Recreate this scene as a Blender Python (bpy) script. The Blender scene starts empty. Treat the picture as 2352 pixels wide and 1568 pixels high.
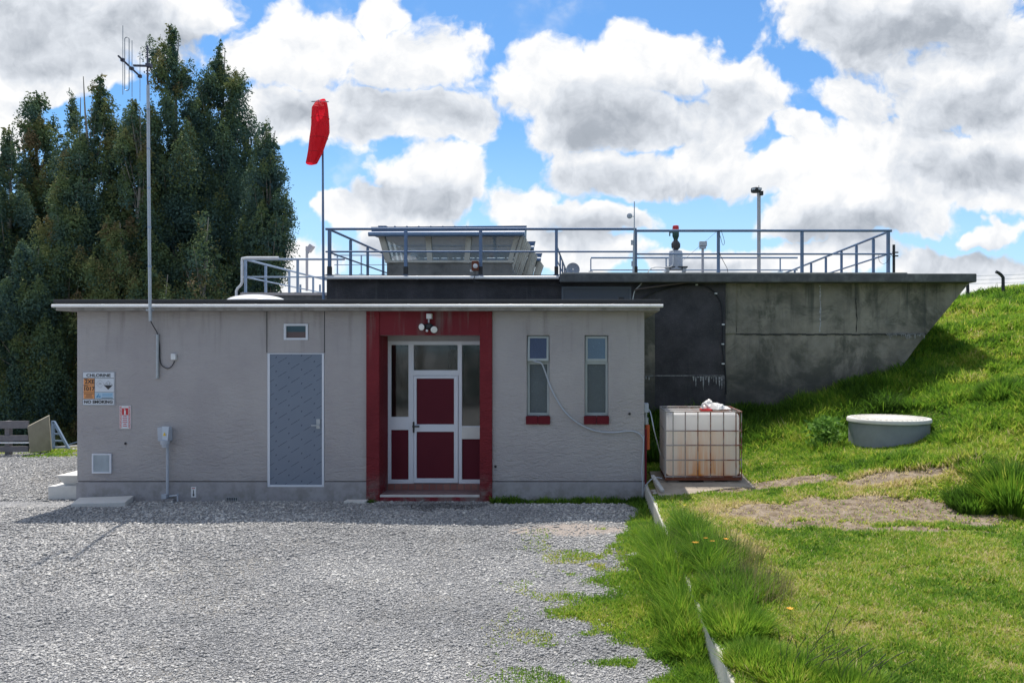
import bpy, bmesh, math, random
import numpy as np
from mathutils import Vector, Matrix, Euler, noise as mnoise
random.seed(7)
RNG = np.random.default_rng(11)
SC = bpy.context.scene
COL = SC.collection
R = math.radians

# ------------------------------------------------------------------ camera, world, sun, exposure
CAMH, CAMD, FP = 2.33, 11.6, 1740.0       # eye height, distance from the facade, focal length (on a 2352 px wide picture)
cd = bpy.data.cameras.new('camera'); cam = bpy.data.objects.new('camera', cd); COL.objects.link(cam)
cam.location = (0, -CAMD, CAMH); cam.rotation_euler = (R(90), 0, 0)
cd.sensor_width = 36; cd.lens = FP/2352*36; cd.shift_x = -(1370-1176)/2352; cd.shift_y = 16/2352
cd.clip_end = 6000; cd.clip_start = .05
SC.camera = cam
SUN_DOWN = Vector((.12, -.42, -1.0)).normalized()      # where the light travels
sd = bpy.data.lights.new('sun', 'SUN'); sun = bpy.data.objects.new('sun', sd); COL.objects.link(sun)
sd.energy = 4.2; sd.angle = R(.6); sd.color = (1, .95, .87)
sun.rotation_euler = SUN_DOWN.to_track_quat('-Z', 'Y').to_euler()
SC.view_settings.view_transform = 'Standard'; SC.view_settings.look = 'None'
SC.view_settings.exposure = .38; SC.view_settings.gamma = 1
SC.render.engine = 'CYCLES'
SC.cycles.max_bounces = 7; SC.cycles.transparent_max_bounces = 12
SKYK = .1

def build_world():
    w = bpy.data.worlds.new('World'); SC.world = w; w.use_nodes = True
    w.cycles.sampling_method = 'MANUAL'; w.cycles.sample_map_resolution = 512
    nt = w.node_tree; N = nt.nodes; L = nt.links; N.clear()
    def nd(t, **k):
        n = N.new(t)
        for a, b in k.items(): setattr(n, a, b)
        return n
    def m(op, a, b=None, c=None, clamp=False):
        n = nd('ShaderNodeMath', operation=op, use_clamp=clamp)
        for i, v in enumerate((a, b, c)):
            if v is None: continue
            if isinstance(v, (int, float)): n.inputs[i].default_value = v
            else: L.new(v, n.inputs[i])
        return n.outputs[0]
    def mr(v, a, b, c=0.0, d=1.0, smooth=True):
        n = nd('ShaderNodeMapRange'); n.interpolation_type = 'SMOOTHSTEP' if smooth else 'LINEAR'
        L.new(v, n.inputs[0]); n.inputs[1].default_value = a; n.inputs[2].default_value = b
        n.inputs[3].default_value = c; n.inputs[4].default_value = d
        return n.outputs[0]
    sky = nd('ShaderNodeTexSky'); sky.sky_type = 'NISHITA'; sky.sun_disc = False
    sky.sun_elevation = math.asin(-SUN_DOWN.z); sky.sun_rotation = math.atan2(-SUN_DOWN.x, -SUN_DOWN.y)
    sky.air_density = 1.0; sky.dust_density = .3; sky.ozone_density = 2.0
    tc = nd('ShaderNodeTexCoord'); sep = nd('ShaderNodeSeparateXYZ'); L.new(tc.outputs['Generated'], sep.inputs[0])
    ay = m('MAXIMUM', m('ABSOLUTE', sep.outputs[1]), .03)
    u = m('DIVIDE', sep.outputs[0], ay); v = m('DIVIDE', sep.outputs[2], ay)
    comb = nd('ShaderNodeCombineXYZ'); L.new(u, comb.inputs[0]); L.new(v, comb.inputs[1]); L.new(m('MULTIPLY', sep.outputs[1], .3), comb.inputs[2])
    def noise(vec, scale, detail, rough=.5, dist=0.0, lac=2.0):
        n = nd('ShaderNodeTexNoise'); n.noise_dimensions = '3D' if vec is tc.outputs['Generated'] else '2D'; n.inputs['Scale'].default_value = scale; n.inputs['Detail'].default_value = detail
        n.inputs['Roughness'].default_value = rough; n.inputs['Distortion'].default_value = dist; n.inputs['Lacunarity'].default_value = lac
        L.new(vec, n.inputs['Vector']); return n
    def vm(op, a, b):
        n = nd('ShaderNodeVectorMath', operation=op)
        for i, q in enumerate((a, b)):
            if isinstance(q, tuple): n.inputs[i].default_value = q
            else: L.new(q, n.inputs[i])
        return n.outputs['Value'] if op in ('LENGTH', 'DOT_PRODUCT') else n.outputs[0]
    def vor(vec, scale, detail, rough=.5):
        n = nd('ShaderNodeTexVoronoi'); n.voronoi_dimensions = '2D'; n.feature = 'SMOOTH_F1'; n.normalize = True
        n.inputs['Scale'].default_value = scale; n.inputs['Detail'].default_value = detail; n.inputs['Roughness'].default_value = rough; n.inputs['Smoothness'].default_value = .35
        L.new(vec, n.inputs['Vector']); return n.outputs['Distance']
    # soft domain warp so that the cloud masses lose their oval outline
    side_shift = m('MULTIPLY', m('LESS_THAN', sep.outputs[1], 0.0), 7.3)
    uv = nd('ShaderNodeCombineXYZ'); L.new(m('ADD', u, side_shift), uv.inputs[0]); L.new(v, uv.inputs[1]); uv = uv.outputs[0]
    w1 = noise(uv, 4.5, 5, .6)
    warp = vm('MULTIPLY', vm('SUBTRACT', w1.outputs['Color'], (.5, .5, .5)), (.15, .11, 0))
    pos = vm('ADD', comb.outputs[0], warp); pos0 = vm('MULTIPLY', pos, (1, 1, 0)); tex = vm('ADD', uv, vm('MULTIPLY', warp, (.6, .6, 0)))
    def field(blobs, k=.06):
        cur = None
        for (px, py, rx, ry) in blobs:
            c = ((px-1370)/FP, (800-py)/FP, 0)
            d = vm('MULTIPLY', vm('SUBTRACT', pos0, c), (FP/rx, FP/ry, 0))
            f = m('SUBTRACT', 1.0, vm('LENGTH', d, (0, 0, 0)))
            cur = f if cur is None else m('SMOOTH_MAX', cur, f, k)
        return cur
    clouds = [(150, 30, 480, 165), (440, 10, 180, 100), (60, 170, 230, 70),
              (690, 120, 185, 130), (960, 140, 220, 115), (720, 270, 200, 100), (930, 270, 250, 90),
              (1480, 150, 230, 120), (1270, 200, 200, 120), (1690, 190, 190, 110), (1430, 280, 330, 110),
              (1440, 400, 230, 75), (1600, 360, 150, 80), (1000, 440, 150, 115), (860, 490, 120, 60), (1210, 480, 120, 75), (1400, 505, 150, 50),
              (885, 20, 80, 60), (2100, 30, 400, 150), (2280, 200, 400, 180), (2050, 370, 320, 110), (2280, 430, 280, 100), (1980, 240, 110, 110),
              (1880, 500, 190, 60), (2110, 510, 150, 55), (2270, 545, 80, 36), (1800, 400, 130, 70), (1820, 310, 80, 50), (0, 320, 70, 70),
              (1000, 570, 240, 75), (1330, 575, 220, 60), (1900, 590, 200, 55), (1640, 600, 200, 55), (2200, 630, 260, 65), (650, 610, 270, 90), (800, 490, 80, 50),
              (2500, 330, 260, 220), (-200, 250, 260, 90), (2700, 60, 400, 200), (-300, 40, 400, 160)]
    greys = [(60, 60, 380, 150), (400, 90, 200, 80), (950, 250, 240, 90), (700, 270, 130, 60), (1400, 290, 300, 95), (1620, 235, 230, 75),
             (1470, 420, 240, 50), (2150, 80, 330, 110), (2220, 260, 340, 100), (2250, 410, 260, 60), (960, 480, 150, 60), (1350, 530, 260, 45), (1950, 530, 230, 45), (1000, 585, 240, 40), (2250, 590, 300, 40), (1600, 600, 240, 30)]
    F = field(clouds)
    det = noise(tex, 7.0, 8, .6).outputs['Fac']
    bil = vor(tex, 11.0, 4, .55)
    rag = m('ADD', m('MULTIPLY', m('SUBTRACT', det, .5), 1.25), m('MULTIPLY', m('SUBTRACT', .38, bil), .85))
    dens_in = m('ADD', F, rag)
    dens = mr(dens_in, .12, .36)
    # high wisps and the sky overhead / behind
    gen = noise(tc.outputs['Generated'], 2.2, 5, .6).outputs['Fac']
    up = mr(sep.outputs[2], .48, .62)
    side = m('MULTIPLY', mr(m('ABSOLUTE', u), 1.0, 1.4), mr(sep.outputs[2], .0, .1))
    over = m('MULTIPLY', mr(gen, .44, .58), m('MAXIMUM', up, side))
    dens = m('MAXIMUM', dens, over)
    wisp = m('MULTIPLY', mr(w1.outputs['Fac'], .46, .72), m('MULTIPLY', mr(det, .45, .75), .75))
    dens = m('MAXIMUM', dens, wisp)
    # grey undersides follow the thickness; small relief from the puffs
    G = field(greys, .25)
    offs = vm('ADD', tex, (-.006, .020, 0))
    d2 = noise(offs, 7.0, 7, .6).outputs['Fac']; b2 = vor(offs, 11.0, 3, .55)
    gin = m('ADD', G, m('ADD', m('MULTIPLY', m('SUBTRACT', d2, .5), 1.0), m('MULTIPLY', m('SUBTRACT', .38, b2), .5)))
    g = mr(gin, -.35, 1.05)
    relief = m('ADD', m('MULTIPLY', m('SUBTRACT', det, d2), .9), m('MULTIPLY', m('SUBTRACT', b2, bil), .42))
    bright = m('ADD', m('SUBTRACT', 1.0, m('MULTIPLY', g, .50)), m('SUBTRACT', relief, m('MULTIPLY', mr(dens_in, .35, 1.2), .05)))
    br = m('MINIMUM', m('MAXIMUM', bright, .1), 1.05)
    ramp = nd('ShaderNodeValToRGB'); e = ramp.color_ramp.elements
    e[0].position = 0.0; e[0].color = (.29, .33, .38, 1); e[1].position = 1.0; e[1].color = (1.0, 1.0, 1.0, 1)
    q = e.new(.4); q.color = (.42, .46, .52, 1); q = e.new(.72); q.color = (.73, .77, .83, 1)
    L.new(br, ramp.inputs[0])
    sc = nd('ShaderNodeVectorMath', operation='SCALE'); L.new(ramp.outputs[0], sc.inputs[0]); sc.inputs['Scale'].default_value = .80/SKYK
    tint = nd('ShaderNodeMix', data_type='RGBA', blend_type='MULTIPLY'); tint.inputs[0].default_value = 1
    L.new(sky.outputs[0], tint.inputs[6]); tint.inputs[7].default_value = (.66, 1.0, 1.24, 1)
    low = nd('ShaderNodeMix', data_type='RGBA'); L.new(mr(v, .0, .34, .75, 0.0), low.inputs[0]); L.new(tint.outputs[2], low.inputs[6]); low.inputs[7].default_value = (.50/SKYK, .70/SKYK, .90/SKYK, 1)
    mix = nd('ShaderNodeMix', data_type='RGBA'); L.new(dens, mix.inputs[0]); L.new(low.outputs[2], mix.inputs[6]); L.new(sc.outputs[0], mix.inputs[7])
    bg = nd('ShaderNodeBackground'); bg.inputs[1].default_value = SKYK; L.new(mix.outputs[2], bg.inputs[0])
    out = nd('ShaderNodeOutputWorld'); L.new(bg.outputs[0], out.inputs[0])
build_world()

# ------------------------------------------------------------------ helpers
def P(px, py, Y):
    """point on the plane Y (metres behind the facade) seen at px, py of the 2352 px wide photograph"""
    d = CAMD+Y
    return ((px-1370)*d/FP, Y, CAMH-(py-800)*d/FP)
def WX(px, Y=0.0): return P(px, 0, Y)[0]
def WZ(py, Y=0.0): return P(0, py, Y)[2]

class MB:
    def __init__(s): s.v = []; s.f = []; s.n = 0; s.mi = []
    def add(s, vs, fs, mi=0):
        vs = [tuple(v) for v in vs]; s.v += vs
        s.f += [tuple(i+s.n for i in f) for f in fs]; s.mi += [mi]*len(fs); s.n += len(vs); return s
    def box(s, x0, x1, y0, y1, z0, z1, mi=0):
        vs = [(x, y, z) for z in (z0, z1) for y in (y0, y1) for x in (x0, x1)]
        return s.add(vs, [(0, 2, 3, 1), (4, 5, 7, 6), (0, 1, 5, 4), (2, 6, 7, 3), (0, 4, 6, 2), (1, 3, 7, 5)], mi)
    def tube(s, pts, r, n=8, mi=0, caps=True):
        pts = [Vector(p) for p in pts]; k = len(pts)
        rs = r if isinstance(r, (list, tuple)) else [r]*k
        vs = []; prev = None
        for i, p in enumerate(pts):
            t = (pts[min(i+1, k-1)]-pts[max(i-1, 0)])
            t = t.normalized() if t.length > 1e-9 else Vector((0, 0, 1))
            if prev is None: a = t.orthogonal().normalized()
            else:
                a = prev-t*prev.dot(t)
                a = a.normalized() if a.length > 1e-6 else t.orthogonal().normalized()
            prev = a; b = t.cross(a)
            vs += [p+(a*math.cos(2*math.pi*j/n)+b*math.sin(2*math.pi*j/n))*rs[i] for j in range(n)]
        fs = [(i*n+j, i*n+(j+1) % n, (i+1)*n+(j+1) % n, (i+1)*n+j) for i in range(k-1) for j in range(n)]
        if caps: fs += [tuple(range(n-1, -1, -1)), tuple((k-1)*n+j for j in range(n))]
        return s.add(vs, fs, mi)
    def bar(s, a, b, w, h, mi=0, up=(0, 0, 1)):
        a, b = Vector(a), Vector(b); t = (b-a).normalized(); up = Vector(up)
        if abs(t.dot(up)) > .98: up = Vector((0, 1, 0))
        q = t.cross(up).normalized()*w/2; c = q.cross(t).normalized()*h/2
        return s.add([a-q-c, a+q-c, a+q+c, a-q+c, b-q-c, b+q-c, b+q+c, b-q+c],
                     [(0, 1, 2, 3), (7, 6, 5, 4), (0, 4, 5, 1), (1, 5, 6, 2), (2, 6, 7, 3), (3, 7, 4, 0)], mi)
    def lathe(s, c, prof, n=32, mi=0, axis='z', closed=True):
        vs = []
        for (r, h) in prof:
            for j in range(n):
                a = 2*math.pi*j/n; x, y = r*math.cos(a), r*math.sin(a)
                vs.append((c[0]+x, c[1]+y, c[2]+h) if axis == 'z' else ((c[0]+x, c[1]+h, c[2]+y) if axis == 'y' else (c[0]+h, c[1]+x, c[2]+y)))
        k = len(prof)
        fs = [(i*n+j, i*n+(j+1) % n, (i+1)*n+(j+1) % n, (i+1)*n+j) for i in range(k-1) for j in range(n)]
        if closed: fs += [tuple(range(n-1, -1, -1)), tuple((k-1)*n+j for j in range(n))]
        return s.add(vs, fs, mi)
    def prism(s, poly, y0, y1, mi=0):
        """closed outline in x,z run from y0 to y1"""
        n = len(poly)
        vs = [(x, y0, z) for x, z in poly]+[(x, y1, z) for x, z in poly]
        return s.add(vs, [tuple(range(n)), tuple(range(2*n-1, n-1, -1))]+[(i, i+n, (i+1) % n+n, (i+1) % n) for i in range(n)], mi)
    def plate(s, x0, x1, z0, z1, y0, y1, holes=(), mi=0):
        """wall sheet with rectangular openings and their reveals"""
        xs = sorted({x0, x1, *[h[0] for h in holes], *[h[1] for h in holes]}); zs = sorted({z0, z1, *[h[2] for h in holes], *[h[3] for h in holes]})
        xs = [x for x in xs if x0 <= x <= x1]; zs = [z for z in zs if z0 <= z <= z1]
        def solid(i, j):
            if i < 0 or j < 0 or i >= len(xs)-1 or j >= len(zs)-1: return False
            cx, cz = (xs[i]+xs[i+1])/2, (zs[j]+zs[j+1])/2
            return not any(h[0] < cx < h[1] and h[2] < cz < h[3] for h in holes)
        for i in range(len(xs)-1):
            for j in range(len(zs)-1):
                if not solid(i, j): continue
                a, b, c, d = xs[i], xs[i+1], zs[j], zs[j+1]
                s.add([(a, y0, c), (b, y0, c), (b, y0, d), (a, y0, d)], [(0, 1, 2, 3)], mi)
                s.add([(a, y1, c), (b, y1, c), (b, y1, d), (a, y1, d)], [(3, 2, 1, 0)], mi)
                if not solid(i-1, j): s.add([(a, y0, c), (a, y0, d), (a, y1, d), (a, y1, c)], [(0, 1, 2, 3)], mi)
                if not solid(i+1, j): s.add([(b, y0, c), (b, y1, c), (b, y1, d), (b, y0, d)], [(0, 1, 2, 3)], mi)
                if not solid(i, j-1): s.add([(a, y0, c), (a, y1, c), (b, y1, c), (b, y0, c)], [(0, 1, 2, 3)], mi)
                if not solid(i, j+1): s.add([(a, y0, d), (b, y0, d), (b, y1, d), (a, y1, d)], [(0, 1, 2, 3)], mi)
        return s
    def build(s, name, mats, parent=None, smooth=False, bevel=0, weld=True):
        me = bpy.data.meshes.new(name); me.from_pydata(s.v, [], s.f)
        if not isinstance(mats, (list, tuple)): mats = [mats]
        for q in mats: me.materials.append(q)
        me.polygons.foreach_set('material_index', s.mi)
        if weld:
            bm = bmesh.new(); bm.from_mesh(me); bmesh.ops.remove_doubles(bm, verts=bm.verts, dist=1e-5)
            bmesh.ops.recalc_face_normals(bm, faces=bm.faces); bm.to_mesh(me); bm.free()
        if smooth:
            me.polygons.foreach_set('use_smooth', [True]*len(me.polygons))
            try: me.set_sharp_from_angle(angle=R(40))
            except Exception: pass
        o = bpy.data.objects.new(name, me); COL.objects.link(o)
        if parent:
            o.parent = parent; o.matrix_parent_inverse = parent_world(parent).inverted()
        if bevel:
            b = o.modifiers.new('bevel', 'BEVEL'); b.width = bevel; b.segments = 2; b.limit_method = 'ANGLE'
        return o
def parent_world(o):
    m = o.matrix_basis.copy()
    while o.parent:
        m = o.parent.matrix_basis @ o.matrix_parent_inverse @ m if False else (parent_world(o.parent) @ o.matrix_parent_inverse @ o.matrix_basis); break
    return m
def tag(o, label=None, cat=None, group=None, kind=None):
    if label: o['label'] = label
    if cat: o['category'] = cat
    if group: o['group'] = group
    if kind: o['kind'] = kind
    return o
def thing(name, label, cat, loc=(0, 0, 0), group=None):
    o = bpy.data.objects.new(name, None); COL.objects.link(o); o.location = loc; o.empty_display_size = .2
    return tag(o, label, cat, group)
def spline(pts, n=6):
    pts = [Vector(p) for p in pts]; out = []
    for i in range(len(pts)-1):
        p0, p1, p2, p3 = pts[max(i-1, 0)], pts[i], pts[i+1], pts[min(i+2, len(pts)-1)]
        for k in range(n):
            t = k/n
            out.append(.5*((2*p1)+(-p0+p2)*t+(2*p0-5*p1+4*p2-p3)*t*t+(-p0+3*p1-3*p2+p3)*t**3))
    return out+[pts[-1]]
def text_mesh(name, txt, size, x, z, y, material, parent, align='CENTER', bold=0.0, sx=1.0):
    c = bpy.data.curves.new(name, 'FONT'); c.body = txt; c.size = size; c.align_x = align; c.align_y = 'CENTER'; c.offset = bold; c.extrude = .0006
    c.resolution_u = 3
    t = bpy.data.objects.new('tmp', c); COL.objects.link(t)
    dg = bpy.context.evaluated_depsgraph_get(); me = bpy.data.meshes.new_from_object(t.evaluated_get(dg))
    bpy.data.objects.remove(t); bpy.data.curves.remove(c)
    me.transform(Matrix.Translation((x, y, z)) @ Matrix.Rotation(R(90), 4, 'X') @ Matrix.Diagonal((sx, 1, 1, 1)))
    me.materials.clear(); me.materials.append(material)
    o = bpy.data.objects.new(name, me); COL.objects.link(o)
    o.parent = parent; o.matrix_parent_inverse = parent_world(parent).inverted()
    return o

# ------------------------------------------------------------------ materials
def newmat(name):
    m = bpy.data.materials.new(name); m.use_nodes = True
    nt = m.node_tree; bs = nt.nodes['Principled BSDF']; return m, nt, bs
def coords(nt, scale=(1, 1, 1), src='Object'):
    tc = nt.nodes.new('ShaderNodeTexCoord') if src != 'World' else None
    mp = nt.nodes.new('ShaderNodeMapping'); mp.inputs['Scale'].default_value = scale
    if src == 'World':
        g = nt.nodes.new('ShaderNodeNewGeometry'); nt.links.new(g.outputs['Position'], mp.inputs[0])
    else: nt.links.new(tc.outputs[src], mp.inputs[0])
    return mp.outputs[0]
def nnoise(nt, vec, scale, detail=4, rough=.55, dist=0):
    n = nt.nodes.new('ShaderNodeTexNoise'); nt.links.new(vec, n.inputs['Vector'])
    n.inputs['Scale'].default_value = scale; n.inputs['Detail'].default_value = detail; n.inputs['Roughness'].default_value = rough; n.inputs['Distortion'].default_value = dist
    return n.outputs['Fac']
def nmap(nt, v, a, b, c=0., d=1.):
    n = nt.nodes.new('ShaderNodeMapRange'); n.interpolation_type = 'SMOOTHSTEP'; nt.links.new(v, n.inputs[0])
    for i, q in enumerate((a, b, c, d)): n.inputs[i+1].default_value = q
    return n.outputs[0]
def nmix(nt, f, a, b, mode='MIX'):
    n = nt.nodes.new('ShaderNodeMix'); n.data_type = 'RGBA'; n.blend_type = mode
    if isinstance(f, (int, float)): n.inputs[0].default_value = f
    else: nt.links.new(f, n.inputs[0])
    for i, q in ((6, a), (7, b)):
        if isinstance(q, tuple): n.inputs[i].default_value = (*q[:3], 1)
        else: nt.links.new(q, n.inputs[i])
    return n.outputs[2]
def nmath(nt, op, a, b=None, clamp=False):
    n = nt.nodes.new('ShaderNodeMath'); n.operation = op; n.use_clamp = clamp
    for i, v in enumerate((a, b)):
        if v is None: continue
        if isinstance(v, (int, float)): n.inputs[i].default_value = v
        else: nt.links.new(v, n.inputs[i])
    return n.outputs[0]
def nbump(nt, bs, h, strength=.5, dist=.02):
    b = nt.nodes.new('ShaderNodeBump'); b.inputs['Strength'].default_value = strength; b.inputs['Distance'].default_value = dist
    nt.links.new(h, b.inputs['Height']); nt.links.new(b.outputs[0], bs.inputs['Normal']); return b
def nsep(nt):
    g = nt.nodes.new('ShaderNodeNewGeometry'); s = nt.nodes.new('ShaderNodeSeparateXYZ'); nt.links.new(g.outputs['Position'], s.inputs[0]); return s.outputs
def paint(name, col, rough=.5, metal=0., var=.12, scale=6, bump=0, bscale=60, dirt=None, dirt_amt=.3, spec=.5):
    m, nt, bs = newmat(name); v = coords(nt)
    f = nnoise(nt, v, scale, 6, .6)
    c = nmix(nt, f, tuple(x*(1-var) for x in col), tuple(min(1, x*(1+var)) for x in col))
    if dirt: c = nmix(nt, nmap(nt, nnoise(nt, v, scale*.6, 8, .65, .3), .55-.2*dirt_amt, .75, 0, dirt_amt), c, dirt)
    nt.links.new(c, bs.inputs['Base Color'])
    bs.inputs['Roughness'].default_value = rough; bs.inputs['Metallic'].default_value = metal; bs.inputs['Specular IOR Level'].default_value = spec
    if bump: nbump(nt, bs, nnoise(nt, v, bscale, 5, .6), bump, .01)
    return m
M = {}
M['white'] = paint('white_paint', (.72, .73, .75), .4, dirt=(.42, .4, .36), dirt_amt=.25)
M['white_alu'] = paint('white_aluminium', (.66, .69, .76), .35, var=.05)
M['gutter'] = paint('gutter_paint', (.78, .79, .80), .35, dirt=(.3, .3, .28), dirt_amt=.3, scale=3)
M['black'] = paint('black_plastic', (.02, .021, .025), .5)
M['membrane'] = paint('roof_membrane', (.035, .037, .042), .8, bump=.4)
M['galv'] = paint('galvanised_steel', (.42, .45, .49), .45, .55, var=.2, scale=14)
M['pipe'] = paint('grey_pipe', (.42, .46, .53), .5, var=.1)
M['rail'] = paint('railing_paint', (.13, .20, .33), .5, .1, var=.25, scale=5, dirt=(.20, .13, .13), dirt_amt=.3)
M['rail_low'] = paint('railing_light_paint', (.26, .35, .48), .5, .1, var=.2)
M['redflat'] = paint('red_panel', (.10, .010, .021), .6, var=.15, scale=2, spec=.2)
M['sill'] = paint('red_sill', (.12, .010, .018), .7, var=.25, scale=20, spec=.2)
M['cream'] = paint('cream_paint', (.64, .61, .53), .6, dirt=(.22, .17, .12), dirt_amt=.55, scale=4)
M['metal_blue'] = paint('blue_roof_metal', (.08, .14, .25), .45, .2, var=.2)
M['fabric_red'] = None
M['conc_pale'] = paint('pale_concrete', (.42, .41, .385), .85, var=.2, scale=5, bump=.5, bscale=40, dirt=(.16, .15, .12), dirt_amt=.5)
M['conc_step'] = paint('step_concrete', (.60, .59, .57), .85, var=.12, scale=8, bump=.3, bscale=60, dirt=(.26, .25, .23), dirt_amt=.3)
M['conc_eave'] = paint('eave_concrete', (.30, .29, .28), .9, var=.3, scale=7, bump=.6, bscale=50, dirt=(.07, .07, .065), dirt_amt=.7)
M['timber'] = paint('weathered_timber', (.17, .16, .17), .8, var=.35, scale=9, bump=.6, bscale=30)
M['orange'] = paint('orange_pipe', (.55, .10, .03), .5)
M['red'] = paint('red_plastic', (.6, .015, .02), .35)
M['green'] = paint('dark_green_plastic', (.012, .06, .05), .45)
M['rust'] = paint('rusty_steel', (.17, .05, .025), .8, .1, var=.4, scale=30)
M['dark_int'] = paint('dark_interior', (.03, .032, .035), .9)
M['yellow'] = paint('yellow_mark', (.75, .5, .03), .5)
M['sign_white'] = paint('sign_white', (.62, .66, .72), .4, var=.04)
M['sign_orange'] = paint('sign_orange', (.72, .30, .10), .4, var=.05)
M['sign_blue'] = paint('sign_blue', (.09, .28, .5), .4)
M['sign_pale'] = paint('sign_pale_blue', (.38, .55, .7), .4)
M['ink'] = paint('sign_ink', (.03, .03, .035), .5)
M['sign_red'] = paint('sign_red', (.55, .02, .035), .4)

def stucco(name, c1, c2, amp=1.0, streak=True):
    m, nt, bs = newmat(name); v = coords(nt, (1, 1, 1), 'World')
    vw = coords(nt, (1, 1, 2.6), 'World')
    xyz = nsep(nt)
    a = nnoise(nt, vw, 9, 4, .5, .9); b = nnoise(nt, v, 60, 4, .6); c = nnoise(nt, v, 1.1, 5, .6)
    col = nmix(nt, nmap(nt, c, .3, .7), c1, c2)
    st = nnoise(nt, coords(nt, (7, 7, .5), 'World'), 1.0, 6, .6)
    top = nmap(nt, xyz[2], 1.9, 2.9)
    col = nmix(nt, nmath(nt, 'MULTIPLY', nmap(nt, st, .5, .72), nmath(nt, 'MULTIPLY', top, .6)), col, (.20, .19, .18))
    low = nmap(nt, xyz[2], .02, .5, 1, 0)
    splash = nmath(nt, 'MULTIPLY', nmap(nt, nnoise(nt, v, 5, 6, .7), .38, .66), nmath(nt, 'MULTIPLY', low, .75))
    col = nmix(nt, splash, col, (.20, .195, .18))
    col = nmix(nt, nmap(nt, b, .62, .8, 0, .3), col, tuple(x*1.2 for x in c2))
    nt.links.new(col, bs.inputs['Base Color']); bs.inputs['Roughness'].default_value = .75; bs.inputs['Specular IOR Level'].default_value = .3
    rid = nmath(nt, 'ADD', nmath(nt, 'MULTIPLY', a, 1.0), nmath(nt, 'MULTIPLY', b, .35))
    amt = nmap(nt, xyz[2], .4, 2.6, 1.0, .45)
    nbump(nt, bs, nmath(nt, 'MULTIPLY', rid, amt), .8*amp, .03)
    return m
M['stucco'] = stucco('grey_stucco', (.365, .342, .35), (.42, .398, .40))
M['plinth'] = stucco('plinth_render', (.32, .31, .33), (.37, .36, .38), .15)
M['red_stucco'] = stucco('red_stucco', (.145, .013, .020), (.195, .019, .027), 1.5)
M['red_smooth'] = stucco('red_render', (.15, .015, .024), (.185, .02, .029), .15)

def concrete_mossy():
    m, nt, bs = newmat('mossy_concrete'); v = coords(nt, (1, 1, 1), 'World'); xyz = nsep(nt)
    base = nmix(nt, nmap(nt, nnoise(nt, v, 1.3, 8, .65, .4), .3, .7), (.165, .153, .125), (.335, .305, .245))
    base = nmix(nt, nmap(nt, nnoise(nt, v, 6, 6, .7), .45, .75, 0, .5), base, (.33, .31, .27))
    green = nmap(nt, nnoise(nt, v, .9, 6, .7, .6), .48, .62)
    base = nmix(nt, nmath(nt, 'MULTIPLY', green, .72), base, (.062, .066, .050))
    st = nnoise(nt, coords(nt, (5, 5, .35), 'World'), 1.0, 7, .62)
    top = nmap(nt, xyz[2], 2.3, 3.75, 0, 1)
    base = nmix(nt, nmath(nt, 'MULTIPLY', nmap(nt, st, .5, .68), nmath(nt, 'ADD', nmath(nt, 'MULTIPLY', top, .5), .3)), base, (.05, .055, .05))
    # darker towards the foot of the wall
    lo = nmap(nt, nmath(nt, 'ADD', xyz[2], nmath(nt, 'MULTIPLY', nnoise(nt, v, 1.7, 5, .6), 1.4)), 1.7, 3.3, .82, 0)
    base = nmix(nt, lo, base, (.055, .055, .053))
    # board marks and fine pitting
    pit = nmap(nt, nnoise(nt, v, 45, 4, .7), .60, .72, 0, .55); base = nmix(nt, pit, base, (.035, .035, .033))
    nt.links.new(base, bs.inputs['Base Color']); bs.inputs['Roughness'].default_value = .9
    nbump(nt, bs, nmath(nt, 'ADD', nnoise(nt, v, 5, 8, .65), nmath(nt, 'MULTIPLY', nnoise(nt, v, 50, 4, .6), .3)), .8, .03)
    return m
M['mossy'] = concrete_mossy()
M['lip'] = paint('lip_concrete', (.10, .105, .11), .9, var=.5, scale=6, bump=.8, bscale=40, dirt=(.32, .32, .31), dirt_amt=.35)
def bitumen():
    m, nt, bs = newmat('black_bitumen'); v = coords(nt, (1, 1, 1), 'World')
    b = nmix(nt, nmap(nt, nnoise(nt, v, 1.6, 8, .65), .35, .7), (.018, .018, .024), (.062, .056, .066))
    b = nmix(nt, nmap(nt, nnoise(nt, v, 45, 6, .75), .55, .70, 0, .6), b, (.15, .145, .155))
    b = nmix(nt, nmap(nt, nnoise(nt, coords(nt, (9, 9, .5), 'World'), 1, 6, .65), .58, .75, 0, .35), b, (.11, .11, .115))
    nt.links.new(b, bs.inputs['Base Color']); bs.inputs['Roughness'].default_value = .6
    nbump(nt, bs, nnoise(nt, v, 30, 5, .6), .5, .01); return m
M['bitumen'] = bitumen()

def glass(name, col=(.9, .95, 1), rough=0., refl=.0):
    m, nt, bs = newmat(name); nt.nodes.remove(bs); out = nt.nodes['Material Output']
    tr = nt.nodes.new('ShaderNodeBsdfTransparent'); tr.inputs[0].default_value = (*col, 1)
    gl = nt.nodes.new('ShaderNodeBsdfGlossy'); gl.inputs['Roughness'].default_value = rough; gl.inputs[0].default_value = (1, 1, 1, 1)
    fr = nt.nodes.new('ShaderNodeFresnel'); fr.inputs[0].default_value = 1.5
    f = nmath(nt, 'ADD', nmath(nt, 'MULTIPLY', fr.outputs[0], 1.25), refl, True)
    mx = nt.nodes.new('ShaderNodeMixShader'); nt.links.new(f, mx.inputs[0]); nt.links.new(tr.outputs[0], mx.inputs[1]); nt.links.new(gl.outputs[0], mx.inputs[2])
    nt.links.new(mx.outputs[0], out.inputs[0]); return m
M['glass'] = glass('clear_glass', (.55, .6, .6), .06, .03)
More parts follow.
